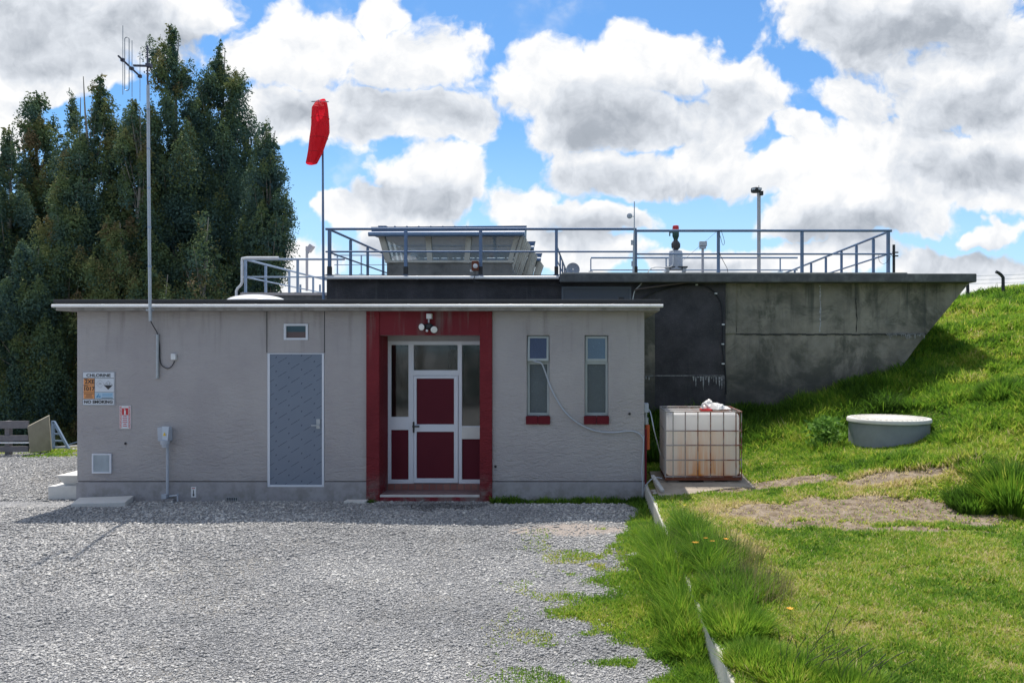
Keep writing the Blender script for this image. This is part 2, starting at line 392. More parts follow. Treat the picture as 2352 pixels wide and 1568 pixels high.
def sky_pale_glass():
    m, nt, bs = newmat('sky_pale_window_glass'); nt.nodes.remove(bs); out = nt.nodes['Material Output']
    tr = nt.nodes.new('ShaderNodeBsdfTransparent'); tr.inputs[0].default_value = (.82, .9, .93, 1)
    df = nt.nodes.new('ShaderNodeBsdfDiffuse'); df.inputs[0].default_value = (.50, .60, .66, 1)  # pale blue-grey diffuse stands for the sky seen through the panes
    gl = nt.nodes.new('ShaderNodeBsdfGlossy'); gl.inputs['Roughness'].default_value = .04
    a = nt.nodes.new('ShaderNodeMixShader'); a.inputs[0].default_value = .38; nt.links.new(tr.outputs[0], a.inputs[1]); nt.links.new(df.outputs[0], a.inputs[2])
    b = nt.nodes.new('ShaderNodeMixShader'); b.inputs[0].default_value = .12; nt.links.new(a.outputs[0], b.inputs[1]); nt.links.new(gl.outputs[0], b.inputs[2])
    nt.links.new(b.outputs[0], out.inputs[0]); return m
M['glass_tower'] = sky_pale_glass()
M['glass_unused'] = glass('old_window_glass', (.78, .87, .90), .03, .10)
def frosted(name, col):
    m, nt, bs = newmat(name); v = coords(nt, (1, 1, 1), 'World')
    f = nnoise(nt, v, 4, 6, .6); vo = nt.nodes.new('ShaderNodeTexVoronoi'); vo.inputs['Scale'].default_value = 70; nt.links.new(v, vo.inputs['Vector'])
    c = nmix(nt, f, tuple(x*.75 for x in col), tuple(x*1.25 for x in col))
    c = nmix(nt, nmap(nt, nnoise(nt, coords(nt, (40, 40, 40), 'World'), 1, 3), .62, .72, 0, .5), c, tuple(x*2.0 for x in col))
    nt.links.new(c, bs.inputs['Base Color']); bs.inputs['Roughness'].default_value = .28; bs.inputs['Specular IOR Level'].default_value = .6
    nbump(nt, bs, vo.outputs['Distance'], .6, .008); return m
M['frost_top'] = frosted('patterned_glass_sky_reflection', (.10, .17, .25))  # blue base colour holds the reflected sky
M['frost_low'] = frosted('patterned_glass_grey', (.075, .10, .115))
M['sky_reflect_pane'] = frosted('glass_dark_sky_reflection', (.035, .06, .13))  # dark sky reflection put into the base colour

# ------------------------------------------------------------------ numpy noise used by terrain and plants
_LAT = np.random.default_rng(5).random((256, 256))
def vnoise(x, y, s=1.0, octv=4):
    out = np.zeros(np.shape(x)); amp = 1.; tot = 0.
    for o in range(octv):
        X = np.asarray(x)*s*(2**o)+17.3*o; Y = np.asarray(y)*s*(2**o)+9.1*o
        xi = np.floor(X).astype(int); yi = np.floor(Y).astype(int); fx = X-xi; fy = Y-yi
        fx = fx*fx*(3-2*fx); fy = fy*fy*(3-2*fy)
        g = lambda a, b: _LAT[a % 256, b % 256]
        out += amp*((g(xi, yi)*(1-fx)+g(xi+1, yi)*fx)*(1-fy)+(g(xi, yi+1)*(1-fx)+g(xi+1, yi+1)*fx)*fy)
        tot += amp; amp *= .5
    return out/tot
def sstep(a, b, x): t = np.clip((x-a)/(b-a), 0, 1); return t*t*(3-2*t)

def wall_x(y): return .74-.0138*y                # left face of the low retaining wall
CP = np.array([(x, y, .26) for x in (1, 2.5, 4, 6) for y in (-10, -7.5, -5, -3.2, -2.2)]+[
    (8, -9, .3), (9, -5, .45), (8, -3.2, .75), (6.6, -2.2, .45), (5.35, -1.6, .47),
    (1, -.6, .26), (2.5, -.6, .27), (1, 1.3, .28), (2.3, 1.0, .30), (1.2, 3, .42), (2.0, 2.6, .42), (2.9, 2.6, .52), (3.8, 2.7, .70), (5.0, 2.8, 1.02), (6.0, 3.0, 1.32), (1.2, 4.4, .85), (2.2, 4.4, .92), (3.13, 4.4, 1.0),
    (4.41, 4.4, 1.18), (5.33, 4.4, 1.46), (6.25, 4.4, 1.69), (4.1, 1.5, .60), (4.3, .8, .58), (4.95, .72, .72), (5.5, .95, .84), (5.85, 1.8, 1.06), (2.8, 1.2, .42), (3.3, -.7, .37),
    (4.5, -.9, .50), (5, -1.6, .33), (6.5, -.1, 1.0), (7.2, 1.2, 1.59), (7.06, 3.2, 1.72), (8.1, 3.2, 2.0), (10.4, 6.9, 3.18), (13, 11.4, 4.07),
    (9.9, 9.4, 3.64), (7.23, 5.4, 2.40), (13, 20, 3.9), (10, 20, 3.3), (20, 12, 5.0), (20, 2, 4.2), (14, -4, 2.2), (15, -9, 1.2), (25, 25, 4.5),
    (4, 9, 1.6), (2, 14, 1), (7, 14, 2.6), (0, 20, .5), (28, -5, 4), (28, -10, 3)])
def _tps(A, B):
    d = np.sqrt(((A[:, None, :2]-B[None, :, :2])**2).sum(-1))+1e-9; return d*d*np.log(d)
_n = len(CP); _K = np.zeros((_n+3, _n+3)); _K[:_n, :_n] = _tps(CP, CP)+np.eye(_n)*.02
_K[:_n, _n] = 1; _K[:_n, _n+1:] = CP[:, :2]; _K[_n, :_n] = 1; _K[_n+1:, :_n] = CP[:, :2].T
_W = np.linalg.solve(_K, np.concatenate([CP[:, 2], [0, 0, 0]]))
def bank_z(x, y):
    x = np.asarray(x, float); y = np.asarray(y, float); sh = x.shape
    q = np.stack([x.ravel(), y.ravel()], 1); z = np.empty(len(q))
    for i in range(0, len(q), 20000):
        b = q[i:i+20000]; z[i:i+20000] = _tps(b, CP) @ _W[:_n]+_W[_n]+b @ _W[_n+1:]
    z = z.reshape(sh)
    lump = (vnoise(x, y, .9, 4)-.5)*.28*sstep(.35, 1.2, z)*sstep(.7, 1.7, np.hypot(x-4.75, y-1.2))+(vnoise(x+40, y, 2.2, 3)-.5)*.05*sstep(.2, .4, z)
    z = np.maximum(z, .2)+lump+bare_soil(x, y)*(vnoise(x, y, 7, 2)-.5)*.07*(y < 0)
    fade = sstep(26, 40, np.hypot(x-5, y-5)); return z*(1-fade)-3*fade
def ground_z(x, y):
    x = np.asarray(x, float); y = np.asarray(y, float)
    z = (vnoise(x, y, .5, 4)-.5)*.10*sstep(.3, 1.5, np.abs(y)+.4*(y > 0)*(x < -8.4)*3)
    z = z-3.0*sstep(6.0, 22, y)-3.0*sstep(12, 30, -x)
    return z
def green_edge(x, y):
    """1 where grass has crept over the gravel, 0 on clean gravel"""
    w = np.interp(y, [-9, -7, -6.2, -5.7, -5.0, -4.3, -3.8, -2.8, -1.5, -.9, -.3, 0], [.3, .25, .25, .42, 1.1, .8, .6, .52, .30, .2, .25, .3])
    d = wall_x(y)-x
    g = 1-sstep(.75, 1.25, d/w+(vnoise(x, y, 3.0, 4)-.5)*1.1)
    thin = (1-sstep(.6, 1.9, d))*sstep(.53, .62, vnoise(x+9, y*1.3, 2.2, 4))*(y < -1.9)
    far = sstep(4.5, 5.1, y+.5*(vnoise(x, y, 2.2, 3)-.5))*sstep(.38, .55, vnoise(x, y, 1.9, 4))*(x < -10.6)
    foot = (np.abs(y+.08) < .14)*(x > -1.6)*1.0
    return np.clip(np.maximum(np.maximum(g, thin*.75), np.maximum(far, foot)), 0, 1)
def bare_soil(x, y):
    """1 on bare brown soil, 0 on grass (lawn and bank)"""
    def e(cx, cy, rx, ry): return 1-np.sqrt(((x-cx)/rx)**2+((y-cy)/ry)**2)
    f = np.maximum.reduce([e(3.1, -1.95, 1.9, .72), e(4.35, -2.15, 1.25, .62), e(2.5, -2.75, .9, .28), e(3.6, -3.0, 1.3, .16), e(2.9, -.30, 1.0, .30), e(4.3, -.75, 1.1, .3), e(1.5, -.55, 1.0, .25)])
    f = f+(vnoise(x, y, 2.4, 4)-.5)*1.0
    g = sstep(.02, .30, f)
    scat = sstep(.60, .70, vnoise(x+31, y+5, 3.1, 4))*.45*(y < -2)
    return np.clip(np.maximum(g, scat), 0, 1)

def grid_mesh(name, xs, ys, zf, material, attrs=None, keep=None, smooth=True):
    X, Y = np.meshgrid(xs, ys); Z = zf(X, Y); nx, ny = len(xs), len(ys)
    co = np.stack([X, Y, Z], -1).reshape(-1, 3)
    i = np.arange(nx-1)[None, :]+np.arange(ny-1)[:, None]*nx; i = i.ravel()
    q = np.stack([i, i+1, i+1+nx, i+nx], 1)
    if keep is not None:
        c = co[q].mean(1); q = q[keep(c[:, 0], c[:, 1])]
    me = bpy.data.meshes.new(name); me.vertices.add(len(co)); me.vertices.foreach_set('co', co.ravel())
    me.loops.add(q.size); me.loops.foreach_set('vertex_index', q.ravel().astype(np.int32))
    me.polygons.add(len(q)); me.polygons.foreach_set('loop_start', np.arange(0, q.size, 4, dtype=np.int32)); me.polygons.foreach_set('loop_total', np.full(len(q), 4, np.int32))
    me.update(calc_edges=True); me.validate()
    me.polygons.foreach_set('use_smooth', [smooth]*len(me.polygons)); me.materials.append(material)
    for k, fn in (attrs or {}).items():
        a = me.attributes.new(k, 'FLOAT', 'POINT'); a.data.foreach_set('value', fn(X, Y).ravel().astype(np.float32))
    o = bpy.data.objects.new(name, me); COL.objects.link(o); return o
def soup(name, verts, faces_n, material, tint=None, smooth=False):
    """verts: (n, k, 3) one polygon each when faces_n is None, else faces_n lists the polygons of one item of k verts"""
    n, k, _ = verts.shape; base = (np.arange(n)*k)
    me = bpy.data.meshes.new(name); me.vertices.add(n*k); me.vertices.foreach_set('co', verts.astype(np.float32).ravel())
    idx = []; tot = []
    for f in faces_n:
        idx.append(base[:, None]+np.array(f)[None, :]); tot.append(len(f))
    L = np.concatenate(idx, 1).ravel(); T = np.tile(np.array(tot), n)
    me.loops.add(len(L)); me.loops.foreach_set('vertex_index', L.astype(np.int32))
    me.polygons.add(len(T)); st = np.concatenate([[0], np.cumsum(T)[:-1]])
    me.polygons.foreach_set('loop_start', st.astype(np.int32)); me.polygons.foreach_set('loop_total', T.astype(np.int32))
    me.update(calc_edges=True); me.materials.append(material)
    if smooth: me.polygons.foreach_set('use_smooth', [True]*len(T))
    if tint is not None:
        a = me.attributes.new('tint', 'FLOAT', 'POINT'); a.data.foreach_set('value', np.repeat(tint, k).astype(np.float32))
    o = bpy.data.objects.new(name, me); COL.objects.link(o); return o
def attr(nt, name):
    a = nt.nodes.new('ShaderNodeAttribute'); a.attribute_name = name; return a.outputs['Fac']
def ramp(nt, f, stops):
    r = nt.nodes.new('ShaderNodeValToRGB'); e = r.color_ramp.elements
    while len(e) < len(stops): e.new(.5)
    for i, (p, c) in enumerate(stops): e[i].position = p; e[i].color = (*c, 1)
    nt.links.new(f, r.inputs[0]); return r.outputs[0]

# ------------------------------------------------------------------ ground
def ground_mat():
    m, nt, bs = newmat('gravel'); v = coords(nt, (1, 1, 1), 'World'); xyz = nsep(nt)
    cols = []
    vo = nt.nodes.new('ShaderNodeTexVoronoi'); vo.inputs['Scale'].default_value = 38; nt.links.new(v, vo.inputs['Vector'])
    vo2 = nt.nodes.new('ShaderNodeTexVoronoi'); vo2.inputs['Scale'].default_value = 85; nt.links.new(v, vo2.inputs['Vector'])
    s = nt.nodes.new('ShaderNodeSeparateColor'); nt.links.new(vo.outputs['Color'], s.inputs[0])
    s2 = nt.nodes.new('ShaderNodeSeparateColor'); nt.links.new(vo2.outputs['Color'], s2.inputs[0])
    c = ramp(nt, s.outputs[0], [(0, (.12, .125, .135)), (.35, (.27, .275, .29)), (.75, (.39, .39, .40)), (1, (.60, .59, .57))])
    c2 = ramp(nt, s2.outputs[1], [(0, (.12, .12, .13)), (.6, (.26, .26, .265)), (1, (.44, .43, .41))])
    c = nmix(nt, nmap(nt, s2.outputs[0], .55, .6), c, c2)
    big = nnoise(nt, v, .7, 6, .65)
    c = nmix(nt, nmap(nt, big, .48, .66, 0, .5), c, (.36, .33, .28))
    c = nmix(nt, nmap(nt, attr(nt, 'dirt'), .2, .9, 0, .85), c, nmix(nt, nnoise(nt, v, 12, 5, .7), (.30, .25, .21), (.46, .40, .36)))
    c = nmix(nt, nmap(nt, attr(nt, 'damp'), .2, .8, 0, .8), c, (.035, .032, .03))
    c = nmix(nt, nmap(nt, attr(nt, 'green'), .15, .8, 0, .9), c, nmix(nt, nnoise(nt, v, 9, 5, .7), (.075, .085, .025), (.17, .16, .06)))
    far = nmap(nt, xyz[1], 24, 40)
    c = nmix(nt, far, c, (.07, .11, .03))
    nt.links.new(c, bs.inputs['Base Color']); bs.inputs['Roughness'].default_value = .95; bs.inputs['Specular IOR Level'].default_value = .15
    h = nmath(nt, 'ADD', nmath(nt, 'MULTIPLY', vo.outputs['Distance'], -1.0), nmath(nt, 'MULTIPLY', vo2.outputs['Distance'], -.45))
    nbump(nt, bs, h, 1.0, .02); return m
def axis(lo, hi, fine_lo, fine_hi, st, grow=1.25):
    a = list(np.arange(fine_lo, fine_hi+1e-6, st)); s = st; x = a[-1]
    while x < hi: s *= grow; x += s; a.append(min(x, hi))
    s = st; x = a[0]; b = []
    while x > lo: s *= grow; x -= s; b.append(max(x, lo))
    return np.array(sorted(set(b+a)))
M['gravel'] = ground_mat()
def g_dirt(x, y): return np.clip((1-np.sqrt(((x+.3)/1.15)**2+((y+1.95)/.42)**2))*1.6+(vnoise(x, y, 3, 4)-.5)*1.3, 0, 1)
def g_damp(x, y): return np.clip((1-np.sqrt(((x+2.3)/.95)**2+((y+.42)/.34)**2))*1.8+(vnoise(x, y, 4, 4)-.5)*1.5, 0, 1)
g = grid_mesh('ground', axis(-1500, 1500, -14, 3, .08), axis(-1500, 2500, -9, 12, .08), ground_z, M['gravel'],
              {'green': green_edge, 'dirt': g_dirt, 'damp': g_damp})
tag(g, 'grey gravel yard in front of the stucco building', kind='structure')

def bank_mat():
    m, nt, bs = newmat('bank_soil'); v = coords(nt, (1, 1, 1), 'World')
    soil = nmix(nt, nmap(nt, nnoise(nt, v, 7, 7, .7), .3, .7), (.16, .115, .08), (.42, .34, .26))
    soil = nmix(nt, nmap(nt, nnoise(nt, v, 30, 5, .7), .55, .7, 0, .6), soil, (.48, .42, .34))
    grs = nmix(nt, nmap(nt, nnoise(nt, v, 4, 6, .7), .35, .65), (.08, .11, .02), (.20, .22, .045))
    soil = nmix(nt, nmap(nt, nnoise(nt, v, 9, 5, .75, .8), .60, .66, 0, .85), soil, (.05, .04, .03))
    c = nmix(nt, nmap(nt, attr(nt, 'soil'), .1, .8), grs, soil)
    nt.links.new(c, bs.inputs['Base Color']); bs.inputs['Roughness'].default_value = 1; bs.inputs['Specular IOR Level'].default_value = .1
    nbump(nt, bs, nmath(nt, 'ADD', nnoise(nt, v, 14, 7, .7), nmath(nt, 'MULTIPLY', nnoise(nt, v, 70, 4, .7), .4)), 1.0, .05); return m
M['bank'] = bank_mat()
def dry_grass(x, y):
    def e(cx, cy, rx, ry): return 1-np.sqrt(((x-cx)/rx)**2+((y-cy)/ry)**2)
    return sstep(0, .5, np.maximum.reduce([e(4.0, -1.1, 2.4, .9), e(1.9, -2.0, 1.0, .9), e(1.45, -3.9, .5, .8)])+(vnoise(x, y, 2.5, 4)-.5)*.9)
def bank_keep(x, y): return x > wall_x(np.minimum(y, 0))+.03
b = grid_mesh('grass_bank', axis(.3, 60, .72, 8, .06), axis(-12, 60, -8, 8, .06), lambda x, y: np.where(x < wall_x(np.minimum(y, 0))+.02, .2, bank_z(x, y)), M['bank'], {'soil': bare_soil}, bank_keep)
tag(b, 'lawn and grassy bank rising to the right of the building', kind='structure')

# ------------------------------------------------------------------ pump building
XL, XR = WX(177), WX(1480)
ZT = WZ(715); ZP = .30
B = thing('utility_building', 'low flat roofed grey stucco building with maroon entrance surround', 'building', (-3.6, 0, 0))
ex0, ex1, ez0, ez1 = WX(873), WX(1103), .0, WZ(770)
w1 = (WX(1210), WX(1262), WZ(955), WZ(770)); w2 = (WX(1343), WX(1397), WZ(955), WZ(770))
sx0, sx1, sz0, sz1 = WX(614), WX(745), WZ(1118), WZ(810)
vz = (WX(652), WX(708), WZ(781), WZ(743))
mb = MB().plate(XL, XR, ZP, ZT, 0, .22, [(ex0, ex1, ZP-.1, ez1), w1, w2, (sx0, sx1, sz0, sz1), vz])
mb.box(XL, XL+.2, .22, 4.2, -.1, ZT); mb.box(XR-.2, XR, .22, 4.2, -.1, ZT); mb.box(XL+.2, XR-.2, 4.0, 4.2, -.1, ZT)
mb.build('wall', M['stucco'], B, bevel=.006)
mb = MB().plate(XL-.004, XR+.004, -.15, ZP-.012, -.014, .22, [(ex0, ex1, -.2, ZP+.1), (sx0, sx1, sz0, ZP+.1)])
mb.build('plinth', M['plinth'], B)
for a, c in ((XL+.01, sx0), (sx1, ex0), (ex1, XR-.01)): MB().box(a, c, .012, .2, ZP-.012, ZP).build('plinth_joint', M['ink'], B)
for px in (613, 745.5): MB().box(WX(px)-.006, WX(px)+.006, -.003, .004, WZ(810), ZT).build('wall_joint', M['ink'], B)
# entrance surround
for (a, c) in ((WX(843), ex0), (ex1, WX(1131))):
    o = MB().box(a, c, -.045, .02, -.1, ZT).build('pilaster', M['red_stucco'], B, bevel=.006)
MB().box(ex0, ex1, -.03, .0, WZ(770), ZT).build('lintel', M['red_smooth'], B)
RD = .42
MB().box(ex1+.001, ex1+.1, .221, RD+.1, 0, ez1).build('recess_side', M['plinth'], B); MB().box(ex0-.1, ex0-.001, .221, RD+.1, 0, ez1).build('recess_side', M['plinth'], B)
MB().box(ex0, ex1, RD-.012, RD+.05, WZ(783, RD)+.002, ez1-.006).build('head_board', M['plinth'], B)
MB().box(ex1-.004, ex1, -.02, RD, 0, ez1-.005).build('entrance_reveal', M['red_stucco'], B, weld=False)
mb = MB().box(ex0, ex0+.004, -.02, RD, 0, ez1-.005)
mb.build('entrance_reveal', M['red_stucco'], B, weld=False)
MB().box(ex0, ex1, .221, RD+.1, ez1-.004, ez1+.1).build('entrance_soffit', M['plinth'], B)
o = MB().box(ex0+.005, ex1-.005, -.03, RD+.05, -.1, WZ(1136, -.03)).build('entrance_step', M['conc_step'], B, bevel=.005)
tread = paint('entrance_tiles', (.20, .13, .13), .6, var=.5, scale=10, bump=.3)
MB().box(ex0+.006, ex1-.006, -.015, RD, WZ(1136, -.03)-.01, WZ(1136, -.03)+.004).build('step_tread', tread, o)
MB().box(ex0+.004, ex1-.004, -.036, -.031, -.1, WZ(1141, -.03)).build('step_riser', M['red_smooth'], o)
brick, nt, bs = newmat('threshold_brick'); bt = nt.nodes.new('ShaderNodeTexBrick'); nt.links.new(coords(nt, (1, 1, 1), 'World'), bt.inputs['Vector'])
bt.inputs['Scale'].default_value = 1; bt.inputs['Brick Width'].default_value = .11; bt.inputs['Row Height'].default_value = .2; bt.inputs['Mortar Size'].default_value = .006
bt.inputs['Color1'].default_value = (.2, .07, .06, 1); bt.inputs['Color2'].default_value = (.26, .12, .1, 1); bt.inputs['Mortar'].default_value = (.12, .1, .1, 1); nt.links.new(bt.outputs['Color'], bs.inputs['Base Color'])
zf0 = WZ(1110, RD)
MB().box(ex0+.006, ex1-.006, RD-.06, RD+.1, 0, zf0).build('threshold', brick, B)
def fx(px): return WX(px, RD)
def fz(py): return WZ(py, RD)
# glazed screen
scr_x0, scr_x1 = fx(887), fx(1119)
scr = MB().plate(scr_x0, scr_x1, zf0, fz(783), RD, RD+.06, [
    (fx(898), fx(938), fz(957), fz(792)), (fx(898), fx(938), fz(1101), fz(987)),
    (fx(950), fx(1051), fz(850), fz(792)), (fx(950), fx(1053), zf0-.01, fz(862)),
    (fx(1061), fx(1108), fz(978), fz(792)), (fx(1061), fx(1108), fz(1101), fz(1008))]).build('entrance_screen', M['white_alu'], B, bevel=.004)
for (a, c, d, e) in ((898, 938, 957, 792), (950, 1051, 850, 792), (1061, 1108, 978, 792)):
    MB().box(fx(a), fx(c), RD+.025, RD+.03, fz(d), fz(e)).build('glass_pane', M['glass'], scr)
for (a, c, d, e) in ((898, 938, 1101, 987), (1061, 1108, 1101, 1008)):
    MB().box(fx(a), fx(c), RD+.025, RD+.035, fz(d), fz(e)).build('infill_panel', M['redflat'], scr)
MB().box(fx(1061), fx(1109), RD-.004, RD+.0, fz(1007), fz(980)).build('letter_panel', paint('cream_panel', (.62, .62, .60), .5), scr)
door = MB().plate(fx(950)+.004, fx(1053)-.004, zf0+.01, fz(862)-.004, RD-.012, RD+.045, [(fx(957), fx(1043), fz(974), fz(869)), (fx(957), fx(1043), fz(1098), fz(991))]).build('entrance_door', M['white_alu'], B, bevel=.004)
MB().box(fx(957), fx(1043), RD+.01, RD+.02, fz(974), fz(869)).build('door_panel', M['redflat'], door)
MB().box(fx(957), fx(1043), RD+.01, RD+.02, fz(1098), fz(991)).build('door_panel', M['redflat'], door)
h = MB().box(fx(949), fx(952.5), RD-.03, RD-.013, fz(993), fz(968)); h.box(fx(949), fx(965), RD-.06, RD-.045, fz(980), fz(976.5)); h.box(fx(949.5), fx(951.5), RD-.06, RD-.03, fz(980), fz(976.5))
h.build('door_handle', M['black'], door, bevel=.002)
# dim room behind the screen
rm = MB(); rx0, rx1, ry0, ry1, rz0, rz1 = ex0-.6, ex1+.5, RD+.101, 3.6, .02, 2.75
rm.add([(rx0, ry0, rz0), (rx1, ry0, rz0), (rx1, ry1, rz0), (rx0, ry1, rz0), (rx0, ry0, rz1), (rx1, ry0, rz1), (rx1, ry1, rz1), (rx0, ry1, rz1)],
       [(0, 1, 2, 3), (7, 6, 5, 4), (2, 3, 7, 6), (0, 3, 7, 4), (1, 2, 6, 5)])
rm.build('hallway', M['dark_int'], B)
sw = MB().box(-3.0, -2.86, 3.48, 3.59, 1.05, 1.35); sw.tube([(-2.93, 3.55, 1.35), (-2.93, 3.55, 2.3), (-2.8, 3.55, 2.33)], .012); sw.build('switch_box', M['white'], B)
# service door with flush pale frame
sd_ = MB().plate(sx0+.004, sx1-.004, sz0+.003, sz1-.004, -.006, .05, [(sx0+.04, sx1-.035, sz0+.035, sz1-.02)]).build('service_door', M['white_alu'], B)
film, nt, bs = newmat('protective_film'); v = coords(nt, (1, 1, 1), 'World'); xyz = nsep(nt)
c = nmix(nt, nnoise(nt, v, 2.2, 6, .6), (.14, .175, .24), (.185, .225, .29))
# printed rows of short slanted dashes and dots (the film's own print)
px_ = nmath(nt, 'DIVIDE', xyz[0], .195); pz_ = nmath(nt, 'DIVIDE', nmath(nt, 'SUBTRACT', xyz[2], nmath(nt, 'MULTIPLY', xyz[0], .62)), .2137)
fxn = nmath(nt, 'FRACT', nmath(nt, 'ADD', px_, 100.0)); fzn = nmath(nt, 'FRACT', nmath(nt, 'ADD', pz_, 100.0))
dash = nmath(nt, 'MULTIPLY', nmath(nt, 'LESS_THAN', fzn, .045), nmath(nt, 'LESS_THAN', fxn, .68))
jit = nmath(nt, 'GREATER_THAN', nnoise(nt, v, 55, 2), .40)
d1 = nmath(nt, 'POWER', nmath(nt, 'SUBTRACT', fxn, .84), 2.0); d2 = nmath(nt, 'POWER', nmath(nt, 'SUBTRACT', fzn, .5), 2.0)
dot = nmath(nt, 'LESS_THAN', nmath(nt, 'ADD', d1, d2), .0030)
ink = nmath(nt, 'MAXIMUM', nmath(nt, 'MULTIPLY', dash, jit), dot)
c = nmix(nt, nmath(nt, 'MULTIPLY', ink, .8), c, (.03, .04, .085))
scr_ = nmath(nt, 'MULTIPLY', nmap(nt, nnoise(nt, coords(nt, (2.2, 2.2, 9), 'World'), 2.5, 8, .75, 1.5), .665, .70), .6)
c = nmix(nt, scr_, c, (.5, .56, .62)); nt.links.new(c, bs.inputs['Base Color']); bs.inputs['Roughness'].default_value = .32
nbump(nt, bs, nnoise(nt, v, 5, 6, .6), .4, .01)
leaf = MB().box(sx0+.04, sx1-.035, .003, .03, sz0+.035, sz1-.02).build('door_leaf', film, sd_)
h = MB().box(WX(727), WX(736), -.012, .003, WZ(984), WZ(962)); h.box(WX(717), WX(735), -.05, -.035, WZ(977.5), WZ(974.5)); h.box(WX(731), WX(733), -.04, -.01, WZ(978), WZ(974.5))
h.build('handle', M['galv'], sd_, bevel=.002)
# high vent window over the service door
vw = MB().plate(vz[0]+.002, vz[1]-.002, vz[2]+.002, vz[3]-.002, -.012, .08, [(vz[0]+.035, vz[1]-.035, vz[2]+.035, vz[3]-.035)]).build('vent_window', M['white_alu'], B)
pn = MB()
for k in range(8):
    z0 = vz[2]+.035+k*(vz[3]-vz[2]-.07)/8; z1 = z0+(vz[3]-vz[2]-.07)/8
    pn.add([(vz[0]+.035, .012, z0), (vz[1]-.035, .012, z0), (vz[1]-.035, .03, z1), (vz[0]+.035, .03, z1)], [(0, 1, 2, 3)], 1 if k < 4 else 0)
pn.build('louvre', [paint('vent_blue', (.12, .20, .24), .4), paint('vent_brown', (.27, .20, .19), .5)], vw, weld=False)
# two slit windows
M['win_frame'] = paint('window_frame', (.36, .40, .41), .5, var=.2)
for i, w in enumerate((w1, w2)):
    x0, x1, z0, z1 = w; zt = WZ(829)
    f = MB().plate(x0+.003, x1-.003, z0+.003, z1-.003, .055, .11, [(x0+.04, x1-.04, z0+.045, zt-.05), (x0+.04, x1-.04, zt+.03, z1-.04)]).build('window', M['win_frame'], B, bevel=.003)
    pl = MB().box(x0+.04, x1-.04, .085, .092, z0+.045, zt-.05).build('lower_pane', M['frost_low'], f)
    # top-hung sash, the first one standing a little open
    sash = MB().plate(x0+.012, x1-.012, zt-.005, z1-.012, .035, .054, [(x0+.045, x1-.045, zt+.035, z1-.045)])
    pane = MB().box(x0+.045, x1-.045, .042, .047, zt+.035, z1-.045)
    ang = R(9) if i == 0 else 0
    for q in (sash, pane):
        nv = []
        for (x, y, z) in q.v:
            yy, zz = y-.05, z-(z1-.012)
            nv.append((x, .05+yy*math.cos(ang)+zz*math.sin(ang), (z1-.012)-yy*math.sin(ang)+zz*math.cos(ang)))
        q.v = nv
    s_ = sash.build('sash', M['win_frame'], f, bevel=.003)
    # parent chain is building > window > sash/pane
    pane.build('upper_pane', M['sky_reflect_pane'] if i == 0 else M['frost_top'], f)
    xa = (x0+x1)/2
    MB().box(x0-.012, xa-.002, -.035, .05, z0-.125, z0+.0).box(xa+.002, x1+.012, -.035, .05, z0-.125, z0+.0).build('sill', M['sill'], B, bevel=.006)
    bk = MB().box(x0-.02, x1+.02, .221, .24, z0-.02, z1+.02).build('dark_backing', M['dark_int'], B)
# roof slab, membrane, gutter
rx0, rx1 = WX(122, -.27), WX(1519, -.27)
MB().box(rx0+.02, rx1-.02, -.24, 4.35, ZT, ZT+.11).build('roof', M['conc_eave'], B)
MB().box(rx0, rx1, -.27, 4.35, ZT+.112, ZT+.165).build('roof_membrane', M['membrane'], B, bevel=.008)
gx0, gx1 = WX(117, -.32), WX(1524, -.32)
gt = MB()
nseg = 12
for k in range(nseg):
    a = gx0+(gx1-gx0)*k/nseg; c = gx0+(gx1-gx0)*(k+1)/nseg
    gt.tube([(a+.004, -.30, ZT+.068), (c-.004, -.30, ZT+.068)], .024, 12)
    if k: gt.tube([(a-.02, -.30, ZT+.068), (a+.02, -.30, ZT+.068)], .026, 12)
gt.build('gutter', M['gutter'], B, smooth=True)
MB().box(WX(1421, 1.5), WX(1434, 1.5), 1.5, 1.6, ZT+.165, ZT+.32).build('roof_vent', M['black'], B)

# ------------------------------------------------------------------ big concrete tank behind
YT = 4.4; TY1 = 15.0
T = thing('concrete_tank', 'large weathered concrete tank with sloping end behind the stucco building', 'tank', (2, 9, 0))
zt_ = WZ(648, YT)
xs_ = WX(1666, YT)
poly = [(xs_, -.5), (WX(1900, YT), -.5), (WX(2050, YT), WZ(872, YT)), (WX(2110, YT), WZ(790, YT)), (WX(2228, YT), zt_), (xs_, zt_)]
MB().prism(poly, YT, TY1).build('tank_wall', M['mossy'], T, bevel=.01)
